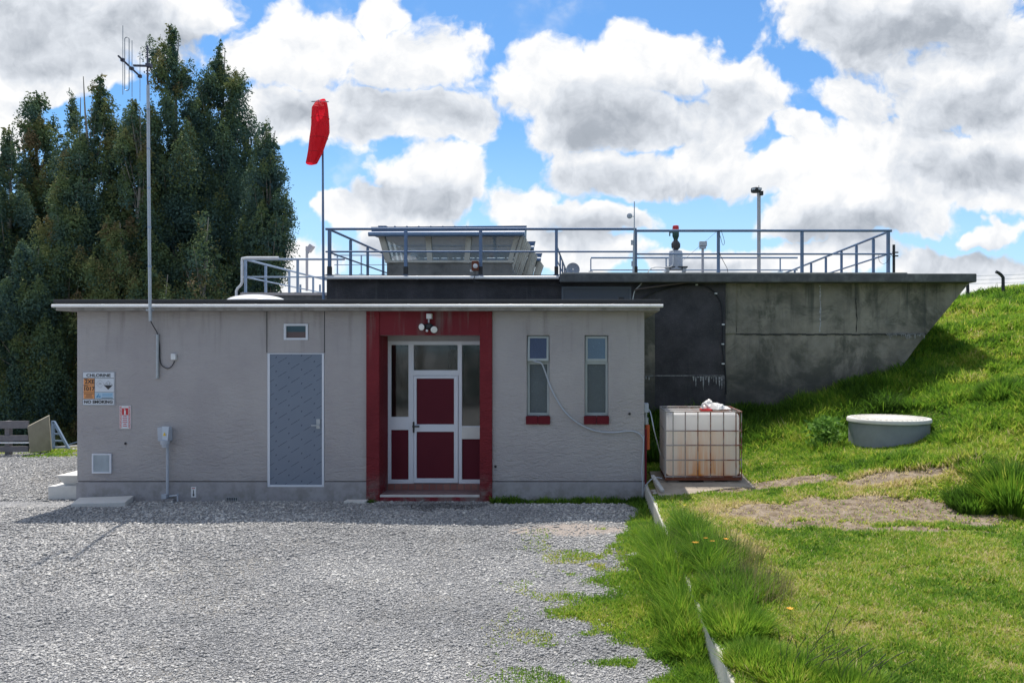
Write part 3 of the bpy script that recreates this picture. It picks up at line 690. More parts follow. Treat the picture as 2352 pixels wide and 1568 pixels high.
# upper lift stands proud of the lower one, with a rough horizontal joint
zj = WZ(766, YT); xj = WX(2127, YT)
jt = MB(); n = 46
for k in range(n):
    a = WX(1690, YT)+(xj-WX(1690, YT))*k/n; c = WX(1690, YT)+(xj-WX(1690, YT))*(k+1)/n
    d1_ = .004*math.sin(k*1.7)+.004*math.sin(k*.6); hgt = .022+.014*abs(math.sin(k*2.3))
    jt.box(a, c, YT-.012, YT+.01, zj+d1_-hgt, zj+d1_)
jt.build('pour_joint', paint('joint_dark', (.05, .05, .046), .9), T)
MB().prism([(xs_, zj-.01), (WX(1690, YT), zj+.01), (WX(1690, YT), zt_), (xs_, zt_)], YT-.035, YT).build('wall_pier', M['mossy'], T, bevel=.006)
def drips(name, x0, x1, z, seed, lmax, w=.045):
    rr = random.Random(seed); q = MB(); x = x0
    q.box(x0, x1, YT-.046, YT-.012, z-.02, z+.005)
    while x < x1:
        l = rr.uniform(.15, 1)*lmax; ww = w*rr.uniform(.5, 1.2)
        x2 = min(x+ww, x1)
        q.add([(x, YT-.046, z), (x2, YT-.046, z), (x2-ww*.2, YT-.046, z-l*.7), ((x+x2)/2, YT-.046, z-l), (x+ww*.25, YT-.046, z-l*.6)], [(0, 1, 2, 3, 4)])
        x = x2+rr.uniform(0, .02)
    return q.build(name, M['eff'], T, weld=False)
m, nt, bs = newmat('lime_runs'); v = coords(nt, (1, 1, 1), 'World')
nt.links.new(nmix(nt, nmap(nt, nnoise(nt, v, 30, 6, .7), .35, .65), (.16, .16, .165), (.55, .55, .56)), bs.inputs['Base Color']); bs.inputs['Roughness'].default_value = .9; M['eff'] = m
# black coated strip next to the building, and the block that carries the platform
MB().box(-.6, xs_, YT-.03, TY1-.2, -.5, zt_).build('coated_wall', M['bitumen'], T, bevel=.006)
MB().box(WX(1468, YT), WX(1504, YT), YT-.034, YT-.0, .2, WZ(716, YT)).build('bare_strip', M['mossy'], T)
drips('lime_streaks', WX(1590, YT), WX(1663, YT), WZ(862, YT), 3, .36)
drips('lime_streaks', WX(1481, YT), WX(1500, YT), WZ(862, YT), 5, .12)
MB().box(WX(1500, YT), WX(1590, YT), YT-.034, YT-.01, WZ(863, YT), WZ(861.5, YT)).build('coating_joint', M['eff'], T)
drips('lime_streaks', WX(2035, YT), WX(2122, YT), WZ(766, YT), 8, .14, .03)
def thin_streak(px, y0, y1, w, col, seed):
    rr = random.Random(seed); q = MB(); k = 14; pts = []
    x = WX(px, YT)
    for i in range(k+1):
        z = WZ(y0, YT)+(WZ(y1, YT)-WZ(y0, YT))*i/k; x += rr.uniform(-.012, .012); pts.append((x, z, w*rr.uniform(.3, 1)))
    for i in range(k):
        (a, za, wa), (c, zb, wb) = pts[i], pts[i+1]
        q.add([(a-wa, YT-.004, za), (a+wa, YT-.004, za), (c+wb, YT-.004, zb), (c-wb, YT-.004, zb)], [(0, 1, 2, 3)])
    q.build('wall_crack', col, T, weld=False)
thin_streak(1884, 655, 762, .022, M['eff'], 1)
dk = paint('crack_dark', (.03, .03, .028), .9)
thin_streak(1965, 685, 764, .014, dk, 2); thin_streak(1690, 652, 764, .012, dk, 4)
zl1 = WZ(628, YT-.36); zl0 = WZ(648, YT-.36)
MB().box(WX(1285, YT-.36), WX(2244, YT-.36), YT-.36, TY1, zl0, zl1).build('tank_rim', M['lip'], T, bevel=.02)
MB().box(WX(1285, YT), WX(1470, YT), YT-.02, 6, 2.6, zl0).build('upper_wall', M['bitumen'], T)
MB().plate(WX(1290, YT-.05), WX(1450, YT-.05), WZ(694, YT-.05), WZ(658, YT-.05), YT-.06, YT-.021, [(WX(1294, YT-.05), WX(1446, YT-.05), WZ(690, YT-.05), WZ(663, YT-.05))]).build('panel_frame', paint('slate_frame', (.12, .14, .17), .5), T)
MB().box(WX(1294, YT-.05), WX(1446, YT-.05), YT-.04, YT-.022, WZ(690, YT-.05), WZ(663, YT-.05)).build('wall_panel', paint('slate_panel', (.07, .085, .11), .4), T)
MB().box(WX(1292, YT-.36), WX(2085, YT-.36), YT-.34, YT-.1, zl1+.001, zl1+.022).build('rim_sunlit_edge', M['conc_pale'], T)  # pale strip paints the sunlit top edge of the rim
# platform block with white gutter
YB = YT
GB = thing('gallery_block', 'dark coated concrete block with white gutter carrying the glazed gallery', 'building', (-3.5, 8, 0))
bx0, bx1 = WX(750, YB), WX(1286, YB)
zbt = WZ(640, YB)
MB().box(bx0, bx1-.003, YB, 14.5, 1.0, zbt).build('wall', M['bitumen'], GB, bevel=.01)
MB().box(WX(741, YB-.2), WX(1283, YB-.2), YB-.2, 14.6, zbt+.002, WZ(631, YB-.2)).build('roof_deck', M['membrane'], GB, bevel=.01)
gt = MB(); ga, gb = WX(740, YB-.25), WX(1284, YB-.25)
for k in range(5):
    a = ga+(gb-ga)*k/5; c = ga+(gb-ga)*(k+1)/5
    gt.tube([(a+.004, YB-.24, zbt+.0), (c-.004, YB-.24, zbt+.0)], .036, 12)
    if k: gt.tube([(a-.02, YB-.24, zbt), (a+.02, YB-.24, zbt)], .039, 12)
gt.build('gutter', M['gutter'], GB, smooth=True)

# glazed gallery: three bays one behind the other
def gallery_bay(y0, L, label):
    G = thing('glazed_gallery', label, 'glazed gallery', ((-3.3), y0, zbt), 'outward leaning glazed bays on the roof')
    Y = y0
    zb = WZ(631, YB-.2)+.002; zs = WZ(603, 5.4); ztop = WZ(538, 5.4); zr = WZ(519, 5.2)
    xbL, xbR = WX(890, 5.5), WX(1178, 5.5); xtL, xtR = WX(872, 5.4), WX(1198, 5.4)
    lean = .12
    def pt(s, t, dy=0):  # s 0..1 along, t 0..1 up on the front face
        return Vector((xbL+(xbR-xbL)*s+((xtL-xbL)*(1-s)+(xtR-xbR)*s)*t, Y-lean*t+dy, zs+(ztop-zs)*t))
    MB().box(xbL, xbR, Y, Y+L, zb, zs).build('base_wall', M['conc_dk'], G)
    MB().box(xbL-.03, xbR+.03, Y-.04, Y+L+.04, zs+.001, zs+.05).build('window_sill', M['cream'], G)
    if y0 < 6: MB().box(xbL-.05, xbR+.05, Y-.12, Y-.002, zb, zb+.05).build('gutter_strip', M['gutter'], G)
    fr = MB()
    for s in (0.02, .345, .635, .975): fr.bar(pt(s, 0), pt(s, 1), (.12 if 0.1 < s < .9 else .10), .06, up=(0, 1, 0))
    fr.bar(pt(0, .98), pt(1, .98), .05, .07)
    fr.build('front_frame', M['cream'], G); fr = MB()
    for s in (.02, .3, .48, .66, .84, .975): fr.bar(pt(s, 0, L+2*0), pt(s, 1, L+lean*2), .05, .06, up=(0, 1, 0))
    fr.bar(pt(0, .98, L+.2), pt(1, .98, L+.2), .05, .07)
    fr.build('back_frame', M['cream'], G)
    gl = MB(); gl.add([pt(0, .02, .03), pt(1, .02, .03), pt(1, .97, .03), pt(0, .97, .03)], [(0, 1, 2, 3)]); gl.build('front_glass', M['glass_tower'], G, weld=False)
    # right side: cream boards with battens, leaning out ; left side: windows
    def sp(side, u, t):
        xb, xt = (xbR, xtR) if side > 0 else (xbL, xtL)
        return Vector((xb+(xt-xb)*t+side*.0, Y-lean*t+(L+2*lean*t)*u, zs-.0+(ztop-zs)*t))
    sdm = MB()
    xo = .02
    sdm.add([sp(1, 0, 0), sp(1, 1, 0), sp(1, 1, 1), sp(1, 0, 1), sp(1, 0, 0)+Vector((.03, 0, -.2)), sp(1, 1, 0)+Vector((.03, 0, -.2))], [(0, 1, 2, 3)])
    for u in np.linspace(0.01, .99, 6): sdm.bar(sp(1, u, -.25)+Vector((.03, 0, 0)), sp(1, u, 1)+Vector((.03, 0, 0)), .06, .05, up=(1, 0, 0))
    sdm.build('side_boards', M['cream'], G, weld=False)
    ls = MB()
    for u in (0.01, .25, .5, .75, .99): ls.bar(sp(-1, u, 0), sp(-1, u, 1), .05, .05, up=(1, 0, 0))
    ls.bar(sp(-1, 0, .98), sp(-1, 1, .98), .05, .05)
    ls.build('side_frame', M['cream'], G, weld=False)
    lg = MB(); lg.add([sp(-1, 0, .02), sp(-1, 1, .02), sp(-1, 1, .97), sp(-1, 0, .97)], [(0, 1, 2, 3)]); lg.build('side_glass', M['glass_tower'], G, weld=False)
    rf = MB()
    za, zc = ztop+.005, zr
    rf.add([(xtL-.10, Y-.30, za-.07), (xtR+.04, Y-.30, za-.07), (xtR+.14, Y-.30, zc), (xtL-.12, Y-.30, zc-.03),
            (xtL-.06, Y+L+.2, za+.0), (xtR-.10, Y+L+.2, za+.0), (xtR-.08, Y+L+.2, zc-.06), (xtL-.08, Y+L+.2, zc-.08)],
           [(0, 1, 2, 3), (7, 6, 5, 4), (0, 4, 5, 1), (1, 5, 6, 2), (2, 6, 7, 3), (3, 7, 4, 0)])
    rf.build('roof', M['metal_blue'], G)
    q = MB().tube([(xtL-.16, Y-.34, za-.045), (xtR+.10, Y-.34, za-.03)], .055, 10)
    q.build('roof_gutter', paint('blue_gutter', (.17, .26, .40), .4), G, smooth=True)
    rb = MB()
    for k in range(12): x = xtL+(xtR-xtL)*(k+.5)/12; rb.box(x-.012, x+.012, Y-.28, Y+L+.15, zc-.09, zc-.004)
    rb.box(xtL-.02, xtL+.16, Y-.1, Y+.2, zc-.03, zc+.03)
    rb.build('roof_ribs', M['metal_blue'], G)
    return G, pt
M['conc_dk'] = paint('dark_concrete', (.24, .23, .21), .9, var=.4, scale=3, bump=.4, dirt=(.04, .04, .04), dirt_amt=.6)
G1, pt1 = gallery_bay(5.45, 1.75, 'front glazed bay with three leaning windows and blue gutter')
gallery_bay(7.9, 1.35, 'middle glazed bay whose roof corner shows behind the front bay')
gallery_bay(10.3, 1.4, 'rearmost glazed bay, the smallest roof corner seen at the right')
# paper sign leaning in the front bay
pm = thing('paper_notice', 'white paper notice with letters TA leaning inside the leftmost gallery window', 'notice', (pt1(.18, 0)[0], 5.5, pt1(.18, 0)[2]))
a = pt1(.185, .05, .07); mb = MB().add([a, a+Vector((.19, 0, -.0)), a+Vector((.12, -.03, .28)), a+Vector((.02, -.03, .28))], [(0, 1, 2, 3)]); mb.build('paper', M['white'], pm, weld=False)
text_mesh('lettering', 'TA', .13, a[0]+.10, a[2]+.07, a[1]-.02, M['ink'], pm)

# low concrete platform further back on the left
LPY = 8.0
LP = thing('rear_platform', 'low concrete deck with pale edge left of the dark block', 'platform', (-7, 11, 0))
lx0, lx1 = WX(556, LPY), bx0-.003
lz = WZ(672, LPY)
MB().box(lx0, lx1, LPY, 17, 1.5, lz-.075).build('deck_slab', M['lip'], LP)
MB().box(lx0-.03, lx1, LPY-.04, 17, lz-.073, lz).build('deck_edge', paint('pale_edge', (.40, .37, .37), .8, var=.3, scale=6), LP)

# ------------------------------------------------------------------ railings
def railing(name, label, pts, z0, h, posts, mids=(.5,), r=.028, rt=.028, mat='rail', group='blue grey guard rails on the roof', foot=False, z1=None):
    """pts: polyline in x,y ; posts: list of (x,y)"""
    o = thing(name, label, 'railing', (pts[0][0], pts[0][1], z0), group)
    for (x, y) in posts:
        q = MB().bar((x, y, z0), (x, y, z0+h-rt), r*1.9, r*1.9)
        q.box(x-.06, x+.06, y-.06, y+.06, z0, z0+.012)
        p = q.build('post', M[mat], o)
        if foot: MB().box(x-r*1.25, x+r*1.25, y-r*1.25, y+r*1.25, z0, z0+.18).build('post_foot', M['black'], p)
    MB().tube([(x, y, z0+h) for x, y in pts], rt, 8).build('top_rail', M[mat], o, smooth=True)
    for t in mids: MB().tube([(x, y, z0+h*t) for x, y in pts], rt*.7, 8).build('middle_rail', M[mat], o, smooth=True)
    return o
zd = WZ(631, YB-.2)
Yf = YB-.1
def X_(px, Y=Yf): return WX(px, Y)
hL = WZ(526, Yf)-zd
railing('guard_rail', 'guard rail along the front of the platform before the glazed bays', [(X_(748), Yf), (X_(1462), Yf)], zd, hL,
        [(X_(p), Yf) for p in (757, 932, 1104, 1278, 1460)], foot=True, mids=(.51,), r=.032)
railing('guard_rail', 'guard rail running back from the left end of the gallery platform', [(X_(757), Yf+.05), (X_(757), 9.5)], zd, hL-.01,
        [(X_(757), y) for y in (5.66, 6.95, 8.3, 9.5)], mids=(.5,))
zr_ = WZ(629, Yf)
hR = WZ(530, Yf)-zr_
railing('guard_rail', 'guard rail along the tank rim behind the tall white pole', [(X_(1462), Yf), (X_(2048), Yf)], zr_, hR,
        [(X_(p), Yf) for p in (1650, 1842, 2040)], mids=(.46,), r=.032)
railing('guard_rail', 'guard rail running back along the right end of the tank', [(X_(2046), Yf+.05), (X_(2046), 14.5)], zr_, hR-.0,
        [(X_(2046), y) for y in (5.3, 6.4, 7.5, 8.8, 10.2, 12.0, 14.0)], mids=(.48,))
YR = 9.4
railing('guard_rail', 'thin pale guard rail along the far side of the tank', [(WX(1357, YR), YR), (WX(1832, YR), YR)], WZ(624, YR), WZ(592, YR)-WZ(624, YR),
        [(WX(p, YR), YR) for p in (1357, 1530, 1650, 1792)], mids=(.12,), r=.018, rt=.026, mat='rail_low')
YS = 7.5
railing('guard_rail', 'short guard rail stepping back beside the right of the glazed bays', [(X_(1280), Yf+.1), (X_(1280), 9.0)], zr_, hL-.42,
        [(X_(1280), y) for y in (5.6, 6.8, 8.0, 9.0)], mids=(.5,), r=.02, rt=.02)
hl = WZ(595, LPY)-lz
railing('guard_rail', 'guard rail along the front of the low left platform', [(WX(556, LPY), LPY+.05), (WX(790, LPY), LPY+.05)], lz, hl,
        [(WX(p, LPY), LPY+.05) for p in (562, 682)], mids=(.47,), mat='rail_low')
railing('guard_rail', 'guard rail running back from the left corner of the low left platform', [(WX(560, LPY), LPY+.1), (WX(560, LPY), 15.5)], lz, hl,
        [(WX(560, LPY), y) for y in (9.3, 10.9, 12.8, 15.4)], mids=(.47,), mat='rail_low')
railing('guard_rail', 'guard rail along the back of the low left platform', [(WX(560, LPY), 15.5), (WX(800, 15.5), 15.5)], lz, hl,
        [(WX(p, 15.5), 15.5) for p in (690, 735, 790)], mids=(.47,), mat='rail_low')
railing('guard_rail', 'guard rail far behind the left part of the glazed gallery', [(WX(768, 13), 13.0), (WX(890, 13), 13.0)], WZ(630, 13), .62,
        [(WX(p, 13), 13.0) for p in (775, 830, 880)], mids=(.5,), mat='rail_low', r=.02, rt=.02)
# white PVC pipe on the low platform
Yp = LPY-.08
o = MB().tube([P(640, 592, Yp), P(566, 592, Yp), P(556, 594, Yp), P(556, 600, Yp), P(556, 648, Yp), P(553, 655, Yp), P(546, 662, Yp), P(543, 668, Yp), P(543, 704, Yp)], .034, 10).build('drain_pipe', M['white'], smooth=True)
tag(o, 'white plastic pipe bent down the corner of the low left platform', 'pipe')

# ------------------------------------------------------------------ roof equipment
# windsock
WS = thing('windsock', 'red windsock hanging limp on a thin pole', 'windsock', P(742, 690, YB-.3))
Yw = YB-.32
MB().tube([P(743, 690, Yw), P(742, 520, Yw), P(741, 262, Yw)], [.028, .026, .018], 8).build('pole', M['rail'], WS, smooth=True)
M['sock_seam'] = paint('sock_seam', (.35, .008, .02), .7)
fr_, nt, bs = newmat('red_windsock_cloth'); v = coords(nt)
nt.links.new(nmix(nt, nnoise(nt, v, 5, 5, .6), (.50, .010, .035), (.82, .025, .04)), bs.inputs['Base Color']); bs.inputs['Roughness'].default_value = .7
tl = nt.nodes.new('ShaderNodeBsdfTranslucent'); tl.inputs[0].default_value = (.95, .02, .05, 1); mx = nt.nodes.new('ShaderNodeMixShader'); mx.inputs[0].default_value = .5
nt.links.new(bs.outputs[0], mx.inputs[1]); nt.links.new(tl.outputs[0], mx.inputs[2]); nt.links.new(mx.outputs[0], nt.nodes['Material Output'].inputs[0])
nbump(nt, bs, nnoise(nt, coords(nt, (6, 6, 1)), 2, 4), 1.0, .12)
# outline stations (left px, right px, y) of the hanging sleeve
st = [(727, 747, 231), (722, 751, 238), (717, 753, 250), (716, 755, 272), (716, 756, 290), (715, 756, 305), (713, 752, 318), (711, 746, 335), (709, 741, 350), (706, 734, 364), (703, 728, 376)]
q = MB(); n = 20; vs = []
for i, (a, c, y) in enumerate(st):
    cx, _, cz = P((a+c)/2, y, Yw-.14); rx = (WX(c, Yw-.14)-WX(a, Yw-.14))/2
    ry = rx*(.95 if i > 1 else .7)
    for j in range(n):
        t = 2*math.pi*j/n; k = 1+.06*math.sin(3*t+i*.4)+.04*math.sin(7*t+1)
        k = k if abs(math.cos(t)) < .9 else 1
        vs.append((cx+rx*math.cos(t)*k, Yw-.14+ry*math.sin(t)*k, cz+.012*math.sin(t*2)+(.05*math.sin(t) if i < 2 else 0)))
q.add(vs, [(i*n+j, i*n+(j+1) % n, (i+1)*n+(j+1) % n, (i+1)*n+j) for i in range(len(st)-1) for j in range(n)])
q.build('sleeve', fr_, WS, smooth=True)
for i in (3, 6, 8):
    sm = MB()
    a, b_2, y_ = st[i]; x_0, _, z_0 = P((a+b_2)/2, y_, Yw-.14); r_0 = (WX(b_2, Yw-.14)-WX(a, Yw-.14))/2*1.03
    sm.tube([(x_0+r_0*math.cos(t), Yw-.14+r_0*.95*math.sin(t), z_0) for t in np.linspace(0, 2*math.pi, 21)], .004, 5)
    sm.build('seam', M['sock_seam'], WS)
c = P(735, 236, Yw-.1)
rg = MB(); rg.tube([(c[0]+.17*math.cos(t), c[1]+.12*math.sin(t), c[2]+.02+.03*math.sin(t)) for t in np.linspace(0, 2*math.pi, 25)], .008, 6)
rg.bar(P(741, 240, Yw), (c[0], c[1]-.1, c[2]+.02), .015, .015); rg.build('hoop', M['galv'], WS)
# antenna mast standing in front of the building
Ym = -.43
AM = thing('antenna_mast', 'tall thin galvanised mast with a folded dipole antenna array', 'antenna mast', P(344, 712, Ym))
MB().tube([P(345.5, 737, Ym), P(344.5, 700, Ym), P(341.5, 400, Ym), P(340, 196, Ym)], .0225, 10).build('lower_tube', M['galv'], AM, smooth=True)
MB().tube([P(340, 196, Ym), P(339, 185, Ym), P(338.5, 106, Ym)], [.014, .013, .013], 8).build('upper_tube', paint('dark_steel', (.10, .09, .13), .5), AM, smooth=True)
for py in (250, 340, 430, 520, 610): MB().tube([P(341+(py-250)*.008, py, Ym), P(341+(py-250)*.008, py+4, Ym)], .025, 10).build('tube_band', M['rail_low'], AM)
an = paint('antenna_metal', (.07, .07, .10), .5, .3)
dip = paint('dipole_metal', (.25, .28, .30), .4, .4)
Ya = Ym-.03
MB().bar(P(306, 151, Ya), P(345, 152, Ym+.03), .02, .028).build('cross_arm', an, AM)
MB().box(P(334, 0, Ya)[0], P(345, 0, Ya)[0], Ym-.035, Ym+.035, P(0, 155, Ym)[2], P(0, 147, Ym)[2]).build('clamp', an, AM)
# the boom runs away from the viewer to the right
bA = Vector(P(272, 129, Ym-.30)); bB = Vector(P(323, 177, Ym+.32))
MB().tube([bA, bB], .014, 8).build('boom', an, AM)
for t, hw_, in ((.19, .50), (.60, .42), (.97, .38)):
    p = bA.lerp(bB, t)
    MB().tube([p-Vector((0, 0, hw_)), p+Vector((0, 0, hw_))], .0045, 6).build('element', dip, AM)
    MB().box(p.x-.025, p.x+.02, p.y-.02, p.y+.02, p.z-.02, p.z+.025).build('element_clamp', an, AM)
p = bA.lerp(bB, .36); loop = []
for t in np.linspace(0, math.pi, 9): loop.append((p.x+.032*math.cos(t), p.y+.005, p.z+.36+.03*math.sin(t)))
for t in np.linspace(math.pi, 2*math.pi, 9): loop.append((p.x+.032*math.cos(t), p.y+.005, p.z-.36+.03*math.sin(t)))
MB().tube(loop+[loop[0]], .006, 6).build('folded_dipole', dip, AM)
MB().bar(P(345, 712, -.40), P(345, 712, -.3), .05, .03).box(WX(336, -.4), WX(353, -.4), -.41, -.385, WZ(714, -.4), WZ(710, -.4)).build('wall_bracket', M['galv'], AM)
# conduit and cable below the mast
o = MB().tube([P(362, 768, -.03), P(361.5, 868, -.03)], .022, 10).build('conduit', M['galv'], smooth=True); tag(o, 'short galvanised conduit fixed to the wall below the mast', 'conduit')
for py in (770, 806, 868): MB().box(WX(357), WX(366), -.05, -.004, WZ(py)-.004, WZ(py)+.004).build('conduit_clip', M['galv'], o)
o = MB().tube(spline([P(345.5, 735, -.40), P(348, 741, -.2), P(354, 752, -.05), P(361, 765, -.03), P(366, 790, -.02), P(367, 822, -.02), P(370, 836, -.02), P(377, 843, -.02), P(386, 846, -.02), P(395, 840, -.02), P(401, 829, -.02)]), .007, 6).build('antenna_cable', M['black'], smooth=True)
tag(o, 'black cable looping from the mast foot to a small wall box', 'cable')
o = MB().box(WX(396), WX(407), -.05, -.004, WZ(826), WZ(812)).build('junction_box', M['white'], bevel=.006); tag(o, 'small white junction box at the end of the black cable', 'junction box')

def lamp_mast(name, label, px, py0, py1, Y, r, head):
    o = thing(name, label, 'lamp pole', P(px, py1, Y)); MB().tube([P(px, py1, Y), P(px, py0, Y)], r, 10).build('pole', M['pole_grey'], o, smooth=True)
    head(o); return o
M['pole_grey'] = paint('pole_grey', (.45, .44, .47), .5)
def head_double(o):
    MB().lathe(P(1736, 443, YB+.1), [(.05, 0), (.10, .01), (.11, .05), (.10, .10), (.04, .115)], 14).build('floodlight', M['black'], o, smooth=True)
    MB().box(WX(1728, YB), WX(1750, YB), YB, YB+.14, WZ(436, YB), WZ(431, YB)).build('visor', M['galv'], o)
    MB().box(WX(1746, YB), WX(1754, YB), YB+.02, YB+.12, WZ(447, YB), WZ(438, YB)).build('sensor', M['black'], o)
    MB().tube([P(1743, 432, YB+.1), P(1743, 426, YB+.1)], .006).build('spike', M['black'], o)
lamp_mast('lamp_mast', 'tall pale pole with a double lamp head rising over the tank rail', 1743, 434, 628, YB+.1, .04, head_double)
def head_small(o):
    MB().box(WX(1606, 9), WX(1623, 9), 8.9, 9.1, WZ(566, 9), WZ(555, 9)).build('lamp_head', M['galv'], o, bevel=.01)
    MB().box(WX(1607, 9), WX(1621, 9), 8.92, 9.08, WZ(571, 9), WZ(566.5, 9)).build('lamp_lens', M['pipe'], o)
lamp_mast('lamp_mast', 'short pale post with a square grey head behind the red topped device', 1614, 570, 626, 9.0, .036, head_small)
def head_flood(o):
    c = Vector(P(712, 570, 12)); MB().bar(c+Vector((-.06, 0, -.10)), c+Vector((.08, 0, .09)), .22, .13).build('floodlight', M['pole_grey'], o, bevel=.01)
    MB().box(WX(704, 12), WX(709, 12), 11.95, 12.05, WZ(582, 12), WZ(576, 12)).build('bracket', M['galv'], o)
lamp_mast('lamp_mast', 'thin post with a tilted floodlight behind the low left platform', 705, 566, 668, 12, .04, head_flood)

# gas release device
Yg = 5.2
GD = thing('level_sensor_stack', 'grey cylinder topped by a dark valve and a green and red cap on the tank', 'sensor stack', P(1552, 626, Yg))
c = P(1552, 622, Yg)
def hz(py): return WZ(py, Yg)-c[2]
MB().lathe(c, [(.15, hz(620)), (.155, hz(612)), (.155, hz(582)), (.14, hz(577)), (.05, hz(575))], 24).build('cylinder', M['pipe'], GD, smooth=True)
MB().lathe(c, [(.04, hz(576)), (.07, hz(572)), (.095, hz(568)), (.10, hz(560)), (.08, hz(556)), (.05, hz(553)), (.04, hz(548))], 16).build('valve_body', paint('dark_cast_iron', (.06, .055, .06), .6), GD, smooth=True)
MB().tube([P(1543, 564, Yg), P(1562, 564, Yg)], .055, 10).build('valve_flange', M['black'], GD)
MB().lathe(c, [(.04, hz(552)), (.06, hz(546)), (.075, hz(543)), (.075, hz(531)), (.06, hz(529))], 16).build('green_housing', M['green'], GD, smooth=True)
MB().box(WX(1537, Yg), WX(1544, Yg), Yg-.03, Yg+.03, WZ(535, Yg), WZ(530, Yg)).box(WX(1537, Yg), WX(1539.5, Yg), Yg-.03, Yg+.03, WZ(542, Yg), WZ(535.2, Yg)).build('lug', M['green'], GD)
MB().lathe(c, [(.07, hz(530)), (.075, hz(527)), (.068, hz(519)), (.05, hz(518))], 16).build('red_cap', M['red'], GD, smooth=True)
MB().box(WX(1528, Yg), WX(1578, Yg), Yg-.15, Yg+.15, WZ(615.5, Yg), WZ(613, Yg)).build('base_plate', paint('dark_base_plate', (.05, .055, .06), .6), GD)
for px in (1533, 1571): MB().box(WX(px-4, Yg), WX(px+4, Yg), Yg-.1, Yg+.1, WZ(625, Yg), WZ(615.7, Yg)).build('foot', M['galv'], GD)
o = MB().tube(spline([P(1546, 570, Yg-.18), P(1546, 600, Yg-.18), P(1543, 611, Yg-.2), P(1530, 614, Yg-.3), P(1505, 614, YT-.2), P(1492, 620, YT-.2), P(1480, 640, YT-.18), P(1470, 655, YT-.12), P(1458, 668, YT-.1), P(1453, 690, YT-.1)]), .011, 6).build('supply_hose', M['white'], smooth=True)
tag(o, 'pale hose looping from the grey cylinder down the tank rim', 'hose')
# whip aerial with disc on the railing post
WA = thing('whip_aerial', 'whip aerial with a small round dish clamped to a rail post', 'aerial', P(1455, 628, Yf-.06))
Yq = Yf-.07
MB().tube([P(1455, 626, Yq), P(1456, 570, Yq), P(1457, 520, Yq), P(1457, 463, Yq)], [.024, .022, .012, .010], 8).build('rod', M['galv'], WA)
MB().lathe(P(1446, 496, Yq-.04), [(.03, -.02), (.058, -.005), (.058, .01), (.03, .02)], 16, axis='y').build('dish', M['pipe'], WA)
MB().tube([P(1448, 497, Yq), P(1458, 497, Yq)], .008).build('dish_arm', M['galv'], WA)
MB().box(WX(1450, Yq), WX(1457, Yq), Yq-.04, Yq, WZ(612, Yq), WZ(600, Yq)).build('cable_box', M['pipe'], WA)
MB().box(WX(1449, Yq), WX(1455, Yq), Yq-.04, Yq, WZ(563, Yq), WZ(552, Yq)).build('cable_box', M['pipe'], WA)
# round dish sitting on the deck
DS = thing('satellite_dish', 'small pale round dish lying on the deck right of the glazed bays', 'dish', P(1316, 628, 6))
MB().lathe(P(1316, 619, 6), [(.02, .07), (.10, .05), (.15, .0), (.158, -.01)], 24, axis='y', closed=False).build('reflector', M['pipe'], DS, smooth=True, weld=False)
MB().tube([P(1316, 619, 6), P(1316, 630, 6)], .02).build('stand', M['galv'], DS)
# rusty white horn box on the front rail
RB = thing('siren_box', 'small rusty white siren box hanging on the front rail of the gallery', 'siren box', P(1090, 640, Yf-.08))
Yr = Yf-.10
MB().box(WX(1084, Yr), WX(1099, Yr), Yr-.05, Yr+.05, WZ(622, Yr), WZ(600, Yr)).build('housing', M['rust'], RB, bevel=.01)
MB().lathe(P(1092, 611, Yr-.052), [(.042, 0), (.05, -.01), (.02, -.03)], 14, axis='y').build('horn', M['white'], RB)
MB().tube(spline([P(1091, 622, Yr), P(1091, 632, Yr-.05), P(1089, 642, YB-.3), P(1100, 648, YB-.28), P(1200, 652, YB-.1), P(1290, 656, YB-.1)]), .008, 6).build('cable', M['black'], RB)
MB().box(WX(1080, Yr), WX(1086, Yr), Yr-.03, Yr+.02, WZ(624, Yr), WZ(619, Yr)).build('nozzle', M['white'], RB)
# dark valve on right rail end
RV = thing('rail_end_sensor', 'black sensor tube strapped to the right end post of the tank rail', 'sensor', P(2053, 625, Yf))
MB().tube([P(2053, 627, Yf-.02), P(2053, 562, Yf-.02)], .03, 8).build('tube', M['black'], RV)
MB().box(WX(2047, Yf), WX(2061, Yf), Yf-.06, Yf-.05, WZ(582, Yf), WZ(579, Yf)).box(WX(2047, Yf), WX(2061, Yf), Yf-.06, Yf-.05, WZ(590, Yf), WZ(587, Yf)).build('strap', M['black'], RV)
MB().tube(spline([P(2051, 580, Yf-.05), P(2040, 598, Yf-.05), P(2030, 606, Yf-.05), P(2020, 600, Yf-.05), P(2018, 586, Yf-.05)]), .004, 5).build('cable', M['black'], RV)
o = MB().tube(spline([P(1650, 530, Yf-.05), P(1657, 532, Yf-.05), P(1664, 556, Yf-.05), P(1660, 562, Yf-.05), P(1655, 545, Yf-.05), P(1651, 532, Yf-.05)]), .005, 5)
o.tube([P(1651, 580, Yf-.05), P(1670, 616, Yf-.1), P(1673, 632, Yf-.1)], .006, 5); o = o.build('loose_wire', M['black']); tag(o, 'loose thin wire looped on the first post of the tank rail', 'wire')
o = MB().tube([P(1646, 532, Yf), P(1560, 606, 6.0)], .004, 5).build('stay_wire', M['galv']); tag(o, 'thin straight wire slanting from the rail to the grey cylinder', 'wire')
